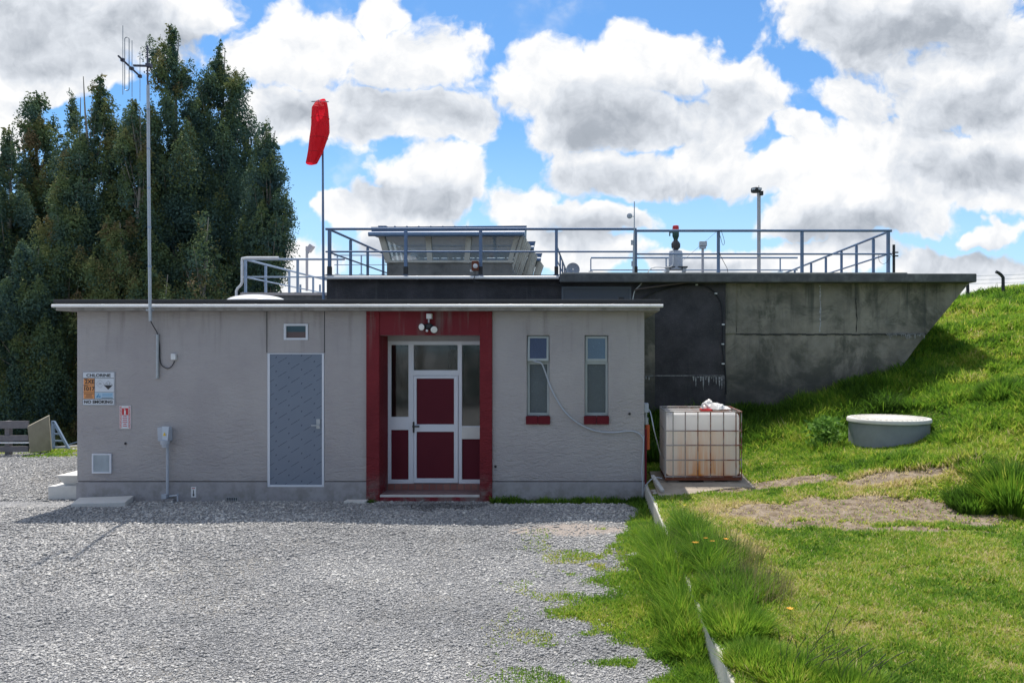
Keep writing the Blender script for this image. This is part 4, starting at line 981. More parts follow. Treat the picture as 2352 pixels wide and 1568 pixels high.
# conduit on the black wall
Yc = YT-.06
o = MB().tube(spline([P(1460, 668, Yc-.1), P(1470, 663, Yc-.12), P(1560, 651, Yc-.14), P(1634, 641, Yc-.14), P(1642, 643, Yc-.14), P(1644, 650, Yc-.05)], 4), .016, 8).build('steel_conduit', paint('brown_conduit', (.14, .11, .11), .5), smooth=True)
tag(o, 'brown conduit rising slightly under the tank rim', 'conduit')
o = MB().tube(spline([P(1470, 690, Yc), P(1500, 672, Yc), P(1550, 658, Yc), P(1600, 654, Yc), P(1630, 662, Yc), P(1648, 680, Yc), P(1659, 705, Yc), P(1661, 760, Yc), P(1660, 800, Yc), P(1666, 850, Yc), P(1668, 905, Yc)], 5), .013, 8).build('black_hose', M['black'], smooth=True)
tag(o, 'black hose arching over the coated wall and down its right edge', 'hose')
for (px, py) in ((1600, 654), (1644, 674), (1661, 745), (1660, 790), (1661, 835)): MB().box(WX(px-3, Yc), WX(px+3, Yc), Yc-.02, Yc+.03, WZ(py+1.5, Yc), WZ(py-1.5, Yc)).build('hose_clip', M['white'], o)
# dome skylight on the front roof
SK = thing('dome_skylight', 'white domed skylight on the flat roof', 'skylight', P(590, 697, 1.0))
c = (WX(590, .9), .9, ZT+.165); Rk = 67/FP*(CAMD+.9)
MB().lathe(c, [(Rk, .0), (Rk, .025)], 32).build('upstand', M['galv'], SK)
MB().lathe(c, [(Rk*.99, .026)]+[(Rk*.97*math.cos(t), .03+.125*math.sin(t)) for t in np.linspace(0, 1.5, 9)], 32).build('dome', paint('opal_dome', (.8, .8, .82), .25, var=.03), SK, smooth=True)

# ------------------------------------------------------------------ things on the front wall
# twin security lamp
SL = thing('security_light', 'twin black security lamp over the maroon entrance', 'lamp', P(985, 716, -.1))
Y = -.12
MB().box(WX(979, Y), WX(991, Y), Y, -.03, WZ(732, Y), WZ(720, Y)).build('mount', M['white'], SL, bevel=.004)
MB().tube([P(985, 732, Y+.03), P(985, 741, Y+.03)], .014).build('stem', M['galv'], SL)
MB().lathe(P(985, 750, Y-.0), [(.03, .05), (.06, .03), (.065, -.02), (.03, -.05)], 14).build('body', M['black'], SL, smooth=True)
lens = paint('lamp_lens', (.75, .75, .72), .2, var=.03)
for (px, py, dx) in ((968, 751, -.4), (997, 757, .35)):
    c = Vector(P(px, py, Y-.05)); d = Vector((dx, -1, -.1)).normalized()
    back = Vector(P(985, 747, Y+.04))
    hd = MB().tube([back, c-d*.03, c], [.02, .05, .058], 16).build('lamp_head', M['black'], SL, smooth=True)
    MB().tube([c, c+d*.006], [.050, .040], 16).build('lens', lens, hd)
MB().tube([P(981, 758, Y-.06), P(980, 761, Y-.07)], .018).build('motion_sensor', M['white'], SL)
# hazard sign
yS = -.012
SG = thing('hazard_sign', 'white and orange CHLORINE NO SMOKING hazard sign at the left end of the wall', 'sign', P(227, 892, 0))
x0, x1, z0, z1 = WX(190), WX(265), WZ(931), WZ(853); W_, H_ = x1-x0, z1-z0
MB().box(x0, x1, yS, -.002, z0, z1).build('board', M['sign_white'], SG, bevel=.004)
MB().plate(x0+.004, x1-.004, z0+.004, z1-.004, yS-.002, yS-.0005, [(x0+.012, x1-.012, z0+.012, z1-.012)]).build('border', paint('sign_grey', (.25, .25, .27), .5), SG)
def sb(a, c, d, e, m, nm, dy=.0015): return MB().box(x0+W_*a, x0+W_*c, yS-dy, yS-dy+.001, z0+H_*d, z0+H_*e).build(nm, m, SG)
sb(.04, .375, .205, .60, M['sign_orange'], 'orange_field'); sb(.04, .375, .61, .795, M['sign_orange'], 'orange_field')
sb(.39, .95, .205, .385, M['sign_pale'], 'blue_field')
for (a, c, d, e) in ((.03, .97, .80, .812), (.03, .97, .187, .199), (.378, .387, .2, .8), (.03, .378, .602, .609), (.03, .97, .39, .398), (.05, .17, .575, .595), (.05, .17, .78, .797), (.05, .36, .335, .345)):
    sb(a, c, d, e, M['ink'], 'rule', .0025)
def tx(s, size, a, d, m=None, nm='lettering', bold=.0, sx=1.): return text_mesh(nm, s, size, x0+W_*a, z0+H_*d, yS-.004, m or M['ink'], SG, bold=bold, sx=sx)
tx('CHLORINE', .066, .5, .885, bold=.0012, sx=1.15); tx('NO SMOKING', .064, .5, .105, bold=.0022, sx=1.08)
tx('2XE', .086, .23, .70, bold=.0018); tx('1017', .086, .21, .49, bold=.0018)
for (a, c, d, e) in ((.06, .35, .365, .372), (.12, .30, .305, .318), (.12, .30, .268, .278), (.09, .33, .235, .250)): sb(a, c, d, e, M['ink'], 'small_print_line', .0025)
lo = MB().add([(x0+W_*.42, yS-.003, z0+H_*.24), (x0+W_*.50, yS-.003, z0+H_*.24), (x0+W_*.52, yS-.003, z0+H_*.37)], [(0, 1, 2)]).add([(x0+W_*.51, yS-.003, z0+H_*.24), (x0+W_*.57, yS-.003, z0+H_*.24), (x0+W_*.55, yS-.003, z0+H_*.32)], [(0, 1, 2)]); lo.build('blue_mark', M['sign_blue'], SG, weld=False)
for (a, c, d, e, mm) in ((.62, .92, .335, .345, 'sign_blue'), (.60, .92, .305, .315, 'sign_blue'), (.62, .90, .275, .283, 'sign_blue'), (.60, .93, .220, .236, 'ink')): sb(a, c, d, e, M[mm], 'small_print_line', .0025)
def diamond(cx, cz, r, w):
    q = MB(); c4 = [(cx, cz+r), (cx+r, cz), (cx, cz-r), (cx-r, cz)]
    for i in range(4):
        a, c = c4[i], c4[(i+1) % 4]; q.bar((a[0], yS-.003, a[1]), (c[0], yS-.003, c[1]), w, .001, up=(0, 1, 0))
    return q
diamond(x0+W_*.55, z0+H_*.64, .062, .004).build('diamond', paint('sign_light_grey', (.45, .47, .5), .5), SG)
for (a, c, d, e) in ((.515, .585, .655, .663), (.50, .60, .625, .633)): sb(a, c, d, e, M['ink'], 'small_print_line', .0025)
dm = diamond(x0+W_*.80, z0+H_*.60, .066, .002); cx, cz = x0+W_*.80, z0+H_*.60
dm.add([(cx-.066, yS-.0035, cz), (cx+.066, yS-.0035, cz), (cx, yS-.0035, cz-.066)], [(0, 1, 2)]); dm.build('black_diamond', M['ink'], SG, weld=False)
MB().tube([(cx-.02, yS-.003, cz+.03), (cx-.015, yS-.003, cz+.012)], .003, 5).tube([(cx+.02, yS-.003, cz+.03), (cx+.012, yS-.003, cz+.012)], .003, 5).build('drip_mark', M['ink'], SG)
# fire sign
FS = thing('fire_sign', 'narrow red and white striped extinguisher sign right of the CHLORINE sign', 'sign', P(288, 958, 0))
x0, x1, z0, z1 = WX(275.5), WX(301.5), WZ(984), WZ(931.5); W_, H_ = x1-x0, z1-z0
MB().box(x0, x1, yS, -.002, z0, z1).build('board', M['white'], FS)
stp = MB(); k = 0
zz = z0+.006
while zz < z1-.022:
    for side in (0, 1):
        a = x0+.004 if side == 0 else x1-.034
        s = .014 if side == 0 else -.014
        stp.add([(a, yS-.002, zz+max(0, -s)), (a+.03, yS-.002, zz+max(0, -s)+s), (a+.03, yS-.002, zz+max(0, -s)+s+.010), (a, yS-.002, zz+max(0, -s)+.010)], [(0, 1, 2, 3)])
    zz += .021
stp.build('hazard_stripes', M['sign_red'], FS, weld=False)
pic = MB().box(x0+.04, x1-.04, yS-.003, yS-.0005, z0+H_*.60, z0+H_*.90); pic.build('red_field', M['sign_red'], FS)
ex = MB().box(x0+W_*.43, x0+W_*.57, yS-.006, yS-.004, z0+H_*.62, z0+H_*.80).box(x0+W_*.47, x0+W_*.53, yS-.006, yS-.004, z0+H_*.801, z0+H_*.85).box(x0+W_*.40, x0+W_*.52, yS-.006, yS-.004, z0+H_*.851, z0+H_*.87)
ex.build('extinguisher_symbol', M['white'], FS)
wf = MB().box(x0+.036, x1-.036, yS-.004, yS-.0025, z0+H_*.04, z0+H_*.58).build('text_field', M['sign_white'], FS)
for i, hw2 in enumerate((.028, .036, .032, .036, .024, .033)): MB().box((x0+x1)/2-hw2, (x0+x1)/2+hw2, yS-.006, yS-.0045, z0+H_*(.53-.085*i), z0+H_*(.56-.085*i)).build('small_print_line', M['sign_red'], FS)
# wall vent
V = thing('wall_vent', 'square pale louvred vent low on the wall under the signs', 'vent', P(235, 1063, 0))
x0, x1, z0, z1 = WX(213.5), WX(257.5), WZ(1086), WZ(1041)
MB().plate(x0, x1, z0, z1, -.03, -.002, [(x0+.022, x1-.022, z0+.022, z1-.022)]).build('frame', M['white_alu'], V, bevel=.003)
q = MB()
for k in range(14): a = x0+.022+(x1-x0-.044)*k/14; q.box(a+.002, a+.013, -.022, -.008, z0+.022, z1-.022)
q.box(x0+.022, x1-.022, -.006, -.003, z0+.022, z1-.022); q.build('louvre', paint('vent_grille', (.47, .53, .58), .5, var=.25, scale=4), V)
# meter box with conduit
PB = thing('power_inlet', 'grey plug inlet box with vertical conduit on the wall', 'inlet box', P(384, 1150, 0))
bx = MB(); a0, a1, bz0, bz1 = WX(371), WX(396), WZ(1013), WZ(978)
bx.prism([(WX(372), WZ(979)), (WX(395), WZ(979)), (WX(397), WZ(985)), (WX(397), WZ(1011)), (WX(386), WZ(1013)), (WX(373), WZ(1010))], -.13, -.004)
bx.build('box', M['pipe'], PB, bevel=.008)
bx = MB(); A = [P(372, 979, -.135), P(388, 979, -.135), P(385, 1011, -.19), P(373, 1010, -.19)]; bx.add(A+[P(372, 979, -.13), P(388, 979, -.13), P(385, 1011, -.13), P(373, 1010, -.13)], [(0, 1, 2, 3), (0, 4, 5, 1), (1, 5, 6, 2), (2, 6, 7, 3), (3, 7, 4, 0)]); bx.build('flap', paint('flap_grey', (.50, .55, .62), .45), PB)
c = Vector(P(379, 1013, -.15)); MB().tube([c+Vector((0, 0, .02)), c-Vector((0, 0, .045))], [.065, .062], 18).build('collar', M['pipe'], PB, smooth=True)
MB().tube([c-Vector((0, 0, .045)), c-Vector((0, 0, .09))], [.048, .044], 18).build('socket', M['pipe'], PB, smooth=True)
MB().add([P(374, 1000, -.185), P(381, 1000, -.185), P(377.5, 992, -.172)], [(0, 1, 2)]).build('warning_mark', M['yellow'], PB, weld=False)
MB().tube([P(384.5, 1016, -.06), P(384.5, 1134, -.06)], .02, 10).build('conduit', M['pipe'], PB, smooth=True)
MB().box(WX(379), WX(389.5), -.10, -.02, WZ(1142), WZ(1132)).tube([P(389, 1139, -.06), P(408, 1137, -.08), P(409, 1133, -.08)], .014).tube([P(408, 1138, -.08), P(408, 1156, -.08)], .012).build('valve', M['pipe'], PB)
MB().box(WX(390), WX(407), -.12, -.04, -.02, WZ(1143)).build('pit_box', M['plinth'], PB)
o = MB().box(WX(440.5), WX(452), -.022, -.016, WZ(1141), WZ(1117)).build('cable_marker', M['white'])
tag(o, 'small white tag with a dark arrow near the foot of the wall', 'marker')
MB().box(WX(445.5), WX(447), -.026, -.0225, WZ(1136), WZ(1124)).add([(WX(443.5), -.0235, WZ(1134)), (WX(449), -.0235, WZ(1134)), (WX(446.2), -.0235, WZ(1139))], [(0, 1, 2)]).build('arrow', M['ink'], o, weld=False)
MB().box(WX(442.5), WX(450), -.024, -.0225, WZ(1121), WZ(1119.5)).build('red_line', M['sign_red'], o)
FV = thing('floor_vent', 'small rusty grid vent at ground level', 'vent', P(534, 1150, 0))
x0, x1, z0, z1 = WX(521.5), WX(546.5), WZ(1157), WZ(1141.5); q = MB()
for k in range(7): a = x0+(x1-x0)*k/6; q.box(a-.003, a+.003, -.024, -.0145, z0, z1)
for k in range(4): a = z0+(z1-z0)*k/3; q.box(x0-.003, x1+.003, -.027, -.0243, a-.003, a+.003)
q.build('grid', M['galv'], FV); MB().box(x0, x1, -.0144, -.0142, z0, z1).build('hole_shade_sheet', M['ink'], FV)  # flat black sheet paints the darkness inside the vent
# cable hanging from the open window
o = MB().tube(spline([P(1223, 829, .02), P(1233, 831, -.05), P(1244, 835, -.06), P(1253, 856, -.03), P(1262, 882, -.02), P(1276, 912, -.02), P(1295, 942, -.02), P(1320, 966, -.02), P(1350, 983, -.02), P(1378, 991, -.02), P(1410, 993, -.02),
     P(1440, 990, -.02), P(1458, 991, -.02), P(1472, 999, -.02), P(1479, 1012, -.015)]), .0105, 8).build('hanging_hose', M['hose'] if 'hose' in M else M['pipe'], smooth=True)
tag(o, 'pale grey hose sagging from the open slit window to the wall corner', 'hose')
for px, py in ((1446, 950), (1138, 1071), (288, 1018)):
    o = MB().lathe(P(px, py, -.01), [(.012, -.012), (.02, 0)], 10, axis='y').build('bolt', M['black']); tag(o, {1446: 'dark bolt in the wall right of the slit windows', 1138: 'dark bolt in the wall beside the right maroon pilaster', 288: 'dark bolt in the wall below the striped sign'}[px], 'bolt')
# meter and pipes at the right corner
CM = thing('corner_meter', 'small grey meter box on the right corner of the building', 'meter box', P(1484, 940, .1))
MB().box(XR+.004, XR+.07, .06, .22, WZ(948), WZ(927)).build('box', M['pipe'], CM, bevel=.006)
MB().tube([(XR+.03, .12, WZ(948)), (XR+.03, .12, WZ(960))], .02).tube([(XR+.03, .12, WZ(960)), (XR+.03, .12, WZ(976))], .04).build('pipe_joint', M['galv'], CM)
o = MB().tube([(XR+.055, .12, WZ(977)), (XR+.055, .12, WZ(1034))], .036, 12).build('standpipe', M['orange'], smooth=True); tag(o, 'orange drain pipe at the right corner of the building', 'pipe')
o = MB().tube([(XR+.02, .02, WZ(985)), (XR+.02, .02, .05)], .018, 8).build('corner_pipe', M['sill'], smooth=True); tag(o, 'thin dark red pipe down the right corner of the building', 'pipe')
o = MB().tube(spline([(XR+.07, .12, WZ(941)), P(1493, 945, .1), P(1497, 960, .05), P(1503, 990, 0), P(1512, 1025, .1), P(1517, 1045, .2)]), .009, 6).build('feed_hose', M['galv'], smooth=True); tag(o, 'thin hose from the corner meter box to the caged container', 'hose')
o = MB().tube(spline([P(1479, 1000, -.02), P(1477, 1040, -.03), P(1474, 1080, -.04), P(1476, 1110, -.05), P(1474, 1150, -.06)]), .008, 6).build('wall_cable', M['pipe'], smooth=True); tag(o, 'grey cable running down the right corner of the wall', 'cable')
o = MB().tube(spline([P(1474, 1148, -.1), P(1482, 1118, -.2), P(1494, 1102, -.25), P(1506, 1096, -.2), P(1520, 1098, -.1)]), .009, 6).build('loose_hose', M['pipe'], smooth=True); tag(o, 'grey hose arching over the end of the low retaining wall', 'hose')
o = MB().bar(P(1499, 1092, -.3), P(1522, 1127, -.9), .05, .03).build('timber_batten', M['conc_pale']); tag(o, 'short pale batten lying on the slab beside the container', 'timber')
# steps and slabs
ST = thing('concrete_steps', 'two pale concrete steps at the left side of the building', 'steps', (-8.3, .6, 0))
xw = XL-.003
MB().box(WX(110, .1), xw, .1, 1.5, -.1, WZ(1116, .1)).build('step', M['conc_step'], ST, bevel=.01)
q = MB(); zA, zB = WZ(1112, .25), WZ(1091.5, .12)
xa = WX(127, .12); q.add([(xa+.09, .2, WZ(1116, .1)+.002), (xw, .2, WZ(1116, .1)+.002), (xw, 1.5, WZ(1116, .1)+.002), (xa+.09, 1.5, WZ(1116, .1)+.002), (xa, .12, zB), (xw, .12, zB), (xw, 1.5, zB), (xa, 1.5, zB)],
      [(0, 1, 2, 3), (7, 6, 5, 4), (0, 4, 5, 1), (1, 5, 6, 2), (2, 6, 7, 3), (3, 7, 4, 0)]); q.build('step', M['conc_step'], ST, bevel=.008)
sl = MB(); z_ = .045
f1, f2 = P(157, 1166, -.45), P(283, 1166, -.42)
sl.add([(WX(157, -.55), -.5, -.05), (WX(283, -.5), -.45, -.05), (WX(305, -.05), -.03, -.05), (WX(180, -.05), -.03, -.05), (WX(157, -.55), -.5, .055), (WX(283, -.5), -.45, .075), (WX(305, -.05), -.03, .085), (WX(180, -.05), -.03, .06)],
       [(0, 1, 2, 3), (7, 6, 5, 4), (0, 4, 5, 1), (1, 5, 6, 2), (2, 6, 7, 3), (3, 7, 4, 0)])
o = sl.build('concrete_slab', M['conc_step'], bevel=.01); tag(o, 'flat grey concrete slab lying on gravel at the left corner of the wall', 'slab')
o = MB().box(WX(790, -.2), WX(840, -.2), -.22, -.06, -.05, .035).build('paving_slab', M['conc_step'], bevel=.008); tag(o, 'small pale slab half sunk in gravel left of the entrance', 'slab')
# retaining wall
RW = MB(); ys = np.arange(-9.5, .001, .5)
RW = MB(); top = .262
for k in range(len(ys)-1):
    y0, y1 = ys[k], ys[k+1]; a, c = wall_x(y0), wall_x(y1)
    wd = .13+.05*min(1, max(0, (-y0-4.5)/1.5))
    t0 = top+.012*math.sin(k*1.3); t1 = top+.012*math.sin((k+1)*1.3)
    RW.add([(a, y0, -.3), (a+wd, y0, -.3), (c+wd, y1, -.3), (c, y1, -.3), (a, y0, t0), (a+wd, y0, t0), (c+wd, y1, t1), (c, y1, t1)], [(4, 5, 6, 7), (0, 4, 7, 3), (1, 2, 6, 5)]+([(0, 1, 5, 4)] if k == 0 else [])+([(2, 3, 7, 6)] if k == len(ys)-2 else []))
o = RW.build('retaining_wall', paint('kerb_concrete', (.52, .50, .46), .85, var=.2, scale=5, bump=.5, bscale=40, dirt=(.2, .19, .15), dirt_amt=.5), bevel=.012); tag(o, 'low pale concrete retaining wall between the gravel and the lawn', 'wall')
o = MB().add([(wall_x(0)+.135, -1.15, .1), (1.1, -1.1, .1), (1.9, -.50, .1), (2.35, -.40, .1), (2.35, .95, .1), (1.0, .97, .1), (.88, .95, .1),
              *[(a, c, float(bank_z(a, c))+.025) for a, c in ((wall_x(0)+.135, -1.15), (1.1, -1.1), (1.9, -.50), (2.35, -.40), (2.35, .95), (1.0, .97), (.88, .95))]],
             [(7, 8, 9, 10, 11, 12, 13), (0, 1, 8, 7), (1, 2, 9, 8), (2, 3, 10, 9), (3, 4, 11, 10), (4, 5, 12, 11), (5, 6, 13, 12), (6, 0, 7, 13)]).build('concrete_pad', paint('sandy_concrete', (.34, .29, .23), .9, var=.35, scale=5, bump=.8, bscale=25, dirt=(.14, .11, .08), dirt_amt=.6)); tag(o, 'broken concrete pad under the caged container', 'slab')

# ------------------------------------------------------------------ caged container (IBC)
yI = -.05
IX0, IX1 = WX(1528, yI), WX(1703, yI); IZ0, IZ1 = WZ(1097, yI), WZ(945, yI); IY1 = yI+1.0
IB = thing('caged_container', 'white plastic liquid container in a rusty steel cage beside the building', 'container', ((IX0+IX1)/2, yI+.5, .3))
m, nt, bs = newmat('stained_plastic'); v = coords(nt, (1, 1, 1), 'World'); xyz = nsep(nt)
base = nmix(nt, nnoise(nt, v, 3, 5, .6), (.84, .83, .82), (.9, .9, .9))
cx_ = (IX0+IX1)/2-.02
near = nmap(nt, nmath(nt, 'ABSOLUTE', nmath(nt, 'SUBTRACT', xyz[0], cx_)), .10, .60, 1, .05)
hgt = nmap(nt, xyz[2], IZ0+.0, IZ1-.28, 1.0, .35)
cut = nmath(nt, 'LESS_THAN', xyz[2], IZ1-.30)
stn = nmap(nt, nnoise(nt, coords(nt, (9, 9, .6), 'World'), 1.3, 6, .6), .30, .68)
amt = nmath(nt, 'MULTIPLY', nmath(nt, 'MULTIPLY', nmath(nt, 'ADD', nmath(nt, 'MULTIPLY', near, .75), .05), hgt), nmath(nt, 'MULTIPLY', nmath(nt, 'ADD', stn, .25), cut), True)
yel = nmix(nt, nmath(nt, 'MULTIPLY', cut, .16), base, (.86, .77, .56))
c = nmix(nt, amt, yel, (.72, .30, .04))
nt.links.new(c, bs.inputs['Base Color']); bs.inputs['Roughness'].default_value = .4
tl = nt.nodes.new('ShaderNodeBsdfTranslucent'); nt.links.new(c, tl.inputs[0]); mx = nt.nodes.new('ShaderNodeMixShader'); mx.inputs[0].default_value = .6
nt.links.new(bs.outputs[0], mx.inputs[1]); nt.links.new(tl.outputs[0], mx.inputs[2]); nt.links.new(mx.outputs[0], nt.nodes['Material Output'].inputs[0])
bo = MB().box(IX0+.02, IX1-.02, yI+.03, IY1-.03, IZ0+.02, IZ1-.03).build('plastic_bottle', m, IB, bevel=0)
b_ = bo.modifiers.new('bevel', 'BEVEL'); b_.width = .06; b_.segments = 4; bo.data.polygons.foreach_set('use_smooth', [True]*6)
cm, nt, bs = newmat('cage_steel'); v = coords(nt, (1, 1, 1), 'World'); xyz = nsep(nt)
rf = nmath(nt, 'MULTIPLY', nmap(nt, nnoise(nt, v, 7, 5, .7), .35, .6), nmap(nt, xyz[0], IX0+.1, IX0+.6), True)
c = nmix(nt, rf, (.36, .34, .33), (.20, .05, .02)); nt.links.new(c, bs.inputs['Base Color']); bs.inputs['Roughness'].default_value = .6; bs.inputs['Metallic'].default_value = .2
cg = MB(); rr_ = .0085
xv = [WX(p, yI) for p in (1529, 1546, 1574, 1603, 1632, 1662, 1690.5, 1703)]; zh = [WZ(p, yI) for p in (945, 989, 1022, 1056, 1094)]
for y in (yI, IY1):
    for x in xv: cg.tube([(x, y, IZ0), (x, y, IZ1)], rr_, 6)
    for z in zh: cg.tube([(xv[0]-.01, y-.008*(1 if y == yI else -1), z), (xv[-1]+.01, y-.008*(1 if y == yI else -1), z)], rr_*1.15, 6)
for x in (xv[0], xv[-1]):
    for k in range(1, 6): cg.tube([(x, yI+k/6, IZ0), (x, yI+k/6, IZ1)], rr_, 6)
    for z in zh: cg.tube([(x, yI, z), (x, IY1, z)], rr_*1.15, 6)
for y in (yI+.35, yI+.65): cg.bar((xv[0], y, IZ1), (xv[-1], y, IZ1), .03, .012)
cg.build('cage', cm, IB)
MB().plate(IX0-.005, IX1+.005, IZ0-.035, IZ0+.0, yI-.012, yI+.02).box(IX0, IX1, yI+.02, IY1, IZ0-.03, IZ0+.018).build('base_tray', M['rust'], IB)
MB().lathe((WX(1622, yI+.4), yI+.40, IZ1-.03), [(.10, 0), (.11, .03), (.10, .045), (.03, .05)], 24).build('screw_lid', M['red'], IB, smooth=True)
for i, px in enumerate((1547, 1629, 1685)):
    zc0 = .27
    o = MB().box(WX(px-13, yI), WX(px+13, yI), yI+.02, yI+.3, zc0, IZ0-.037).build('concrete_block', paint('block_brown', (.20, .16, .14), .9, var=.3, scale=12, bump=.5), bevel=.01)
    tag(o, ['left concrete block under the caged container', 'middle concrete block under the caged container', 'right concrete block under the caged container'][i], 'block', 'blocks under the container')
# crumpled white plastic on top
rr = random.Random(4); q = MB(); nx, ny = 22, 12; vs = []
bxx0, bxx1 = WX(1614, .3), WX(1680, .3)
for j in range(ny):
    for i in range(nx):
        s, t = i/(nx-1), j/(ny-1); x = bxx0+(bxx1-bxx0)*s; y = yI+.32+.30*t+.05*math.sin(s*9)
        env = math.sin(math.pi*t)**.6*(math.sin(math.pi*min(1, s*1.0))**.5)*(1-.75*s)
        n1 = mnoise.noise(Vector((s*5, t*4, 3))); n2 = mnoise.noise(Vector((s*11, t*9, 7)))
        vs.append((x+.02*n2, y+.03*n1, IZ1+.012+env*(.10+.10*abs(n1)*2)+.03*abs(n2)*env))
q.add(vs, [(j*nx+i, j*nx+i+1, (j+1)*nx+i+1, (j+1)*nx+i) for j in range(ny-1) for i in range(nx-1)])
q.tube(spline([P(1616, 944, .3), P(1613, 932, .3), P(1617, 926, .3), P(1624, 932, .32), P(1632, 942, .35)]), .018, 7)
o = q.build('plastic_sheet', paint('white_sheet', (.7, .68, .65), .5, var=.15, scale=20), weld=False); tag(o, 'crumpled white plastic sheet lying on top of the caged container', 'plastic sheet')

# ------------------------------------------------------------------ well chamber
yW = 1.5; cxw = WX(2041, yW); rW = 92/FP*(CAMD+yW); zW = WZ(964, yW)
WC = thing('well_chamber', 'round grey concrete well with a pale ribbed lid on the slope', 'well', (cxw, yW, .6))
MB().lathe((cxw, yW, 0), [(rW*.955, .3), (rW*.955, zW-.02)], 48).build('concrete_ring', paint('ring_concrete', (.24, .26, .29), .85, var=.25, scale=4, bump=.3, dirt=(.35, .36, .37), dirt_amt=.3), WC, smooth=True)
MB().lathe((cxw, yW, zW), [(rW*.93, -.021), (rW, -.02), (rW, .025), (rW*.985, .04), (.01, .055)], 56).build('lid', paint('lid_cream', (.58, .57, .53), .7, var=.1, bump=.2), WC, smooth=True)
q = MB()
for k in range(17):
    x = -rW*.93+rW*1.86*k/16; hw_ = math.sqrt(max(.0, (rW*.88)**2-x*x))
    if hw_ > .05: q.bar((cxw+x, yW-hw_, zW+.043), (cxw+x, yW+hw_, zW+.043), .022, .014)
q.build('lid_ribs', paint('lid_rib', (.50, .48, .44), .7), WC)

# ------------------------------------------------------------------ left: wing wall, fences
yF = 5.6
o = MB().add([P(69, 1040, yF-.6), P(118, 1034, yF), P(112, 954, yF), P(63, 979, yF-.6)]+[tuple(Vector(p)+Vector((-.14, .22, 0))) for p in (P(69, 1040, yF-.6), P(118, 1034, yF), P(112, 954, yF), P(63, 979, yF-.6))],
    [(0, 1, 2, 3), (7, 6, 5, 4), (0, 4, 5, 1), (1, 5, 6, 2), (2, 6, 7, 3), (3, 7, 4, 0)]).build('wing_wall', paint('wing_concrete', (.36, .33, .26), .9, var=.3, scale=4, bump=.5, dirt=(.12, .11, .09), dirt_amt=.5), bevel=.01)
tag(o, 'pale concrete wing wall with a slanting top at the end of the fence', 'wall')
tf = thing('timber_fence', 'weathered horizontal board fence at the left edge', 'fence', P(30, 1040, 5.1))
for (ya, yb, c) in ((967, 984, 0), (1000, 1013, 1), (1025, 1038, 0)):
    a = P(-260, (ya+yb)/2+3, 5.0); d = P(66, (ya+yb)/2-1, 5.1); MB().bar(a, d, .035, (yb-ya)/FP*16.7).build('board', M['timber'], tf)
MB().bar(P(-260, 1018, 4.95), P(68, 1016, 5.05), .02, .03).build('rail', M['white'], tf)
for px in (-120, 20): MB().bar(P(px, 1060, 5.15), P(px, 966, 5.15), .1, .1).build('post', M['timber'], tf)
mg = thing('metal_gate', 'pale triangular end of a metal farm gate behind the wing wall', 'gate', P(120, 1036, 6.2))
Yg_ = 6.2; gm = M['rail_low']
MB().bar(P(122, 1040, Yg_), P(122, 966, Yg_), .06, .05).build('post', gm, mg); MB().bar(P(124, 968, Yg_), P(160, 1034, Yg_), .05, .05).build('brace', gm, mg)
for (py, px) in ((981, 130), (996, 138), (1012, 148), (1027, 156)): MB().bar(P(122, py, Yg_), P(px, py, Yg_), .03, .035).build('rail', gm, mg)
MB().bar(P(158, 1020, Yg_+.8), P(200, 1008, Yg_+.8), .02, .02).build('far_rail', gm, mg)
# security fence posts on the crest
def curved_post(px, py0, py1, d, label):
    Y = d-CAMD; a = Vector(P(px, py0, Y)); h = P(px, py1, Y)[2]-a.z
    pts = [a-Vector((0, 0, .3))]+[a+Vector((0, 0, h*t)) for t in (.2, .55, .72)]+[a+Vector((-.05, 0, h*.84)), a+Vector((-.12, 0, h*.94)), a+Vector((-.20, 0, h))]
    o = MB().tube(pts, .045, 8).build('fence_post', M['black'], smooth=True); tag(o, label, 'fence post', 'posts of the wire fence on the hill crest')
curved_post(2304, 672, 624, 21, 'black fence post with a curved top on the hill crest')
o = MB().tube([P(2224, 700, 9.4), P(2222, 640, 9.4)], .045, 8).build('fence_post', M['black']); tag(o, 'straight black fence post right beside the tank corner', 'fence post', 'posts of the wire fence on the hill crest')
for i, (ya, yb) in enumerate(((634, 628), (643, 637), (652, 646))):
    o = MB().tube([P(2180, ya+2, 9.4), P(2222, ya, 9.4), P(2300, (ya+yb)/2+1, 9.4), P(2400, yb, 9.6)], .006, 4).build('fence_wire', M['galv']); tag(o, ['top wire of the fence on the hill crest', 'middle wire of the fence on the hill crest', 'lowest wire of the fence on the hill crest'][i], 'wire', 'wires of the crest fence')


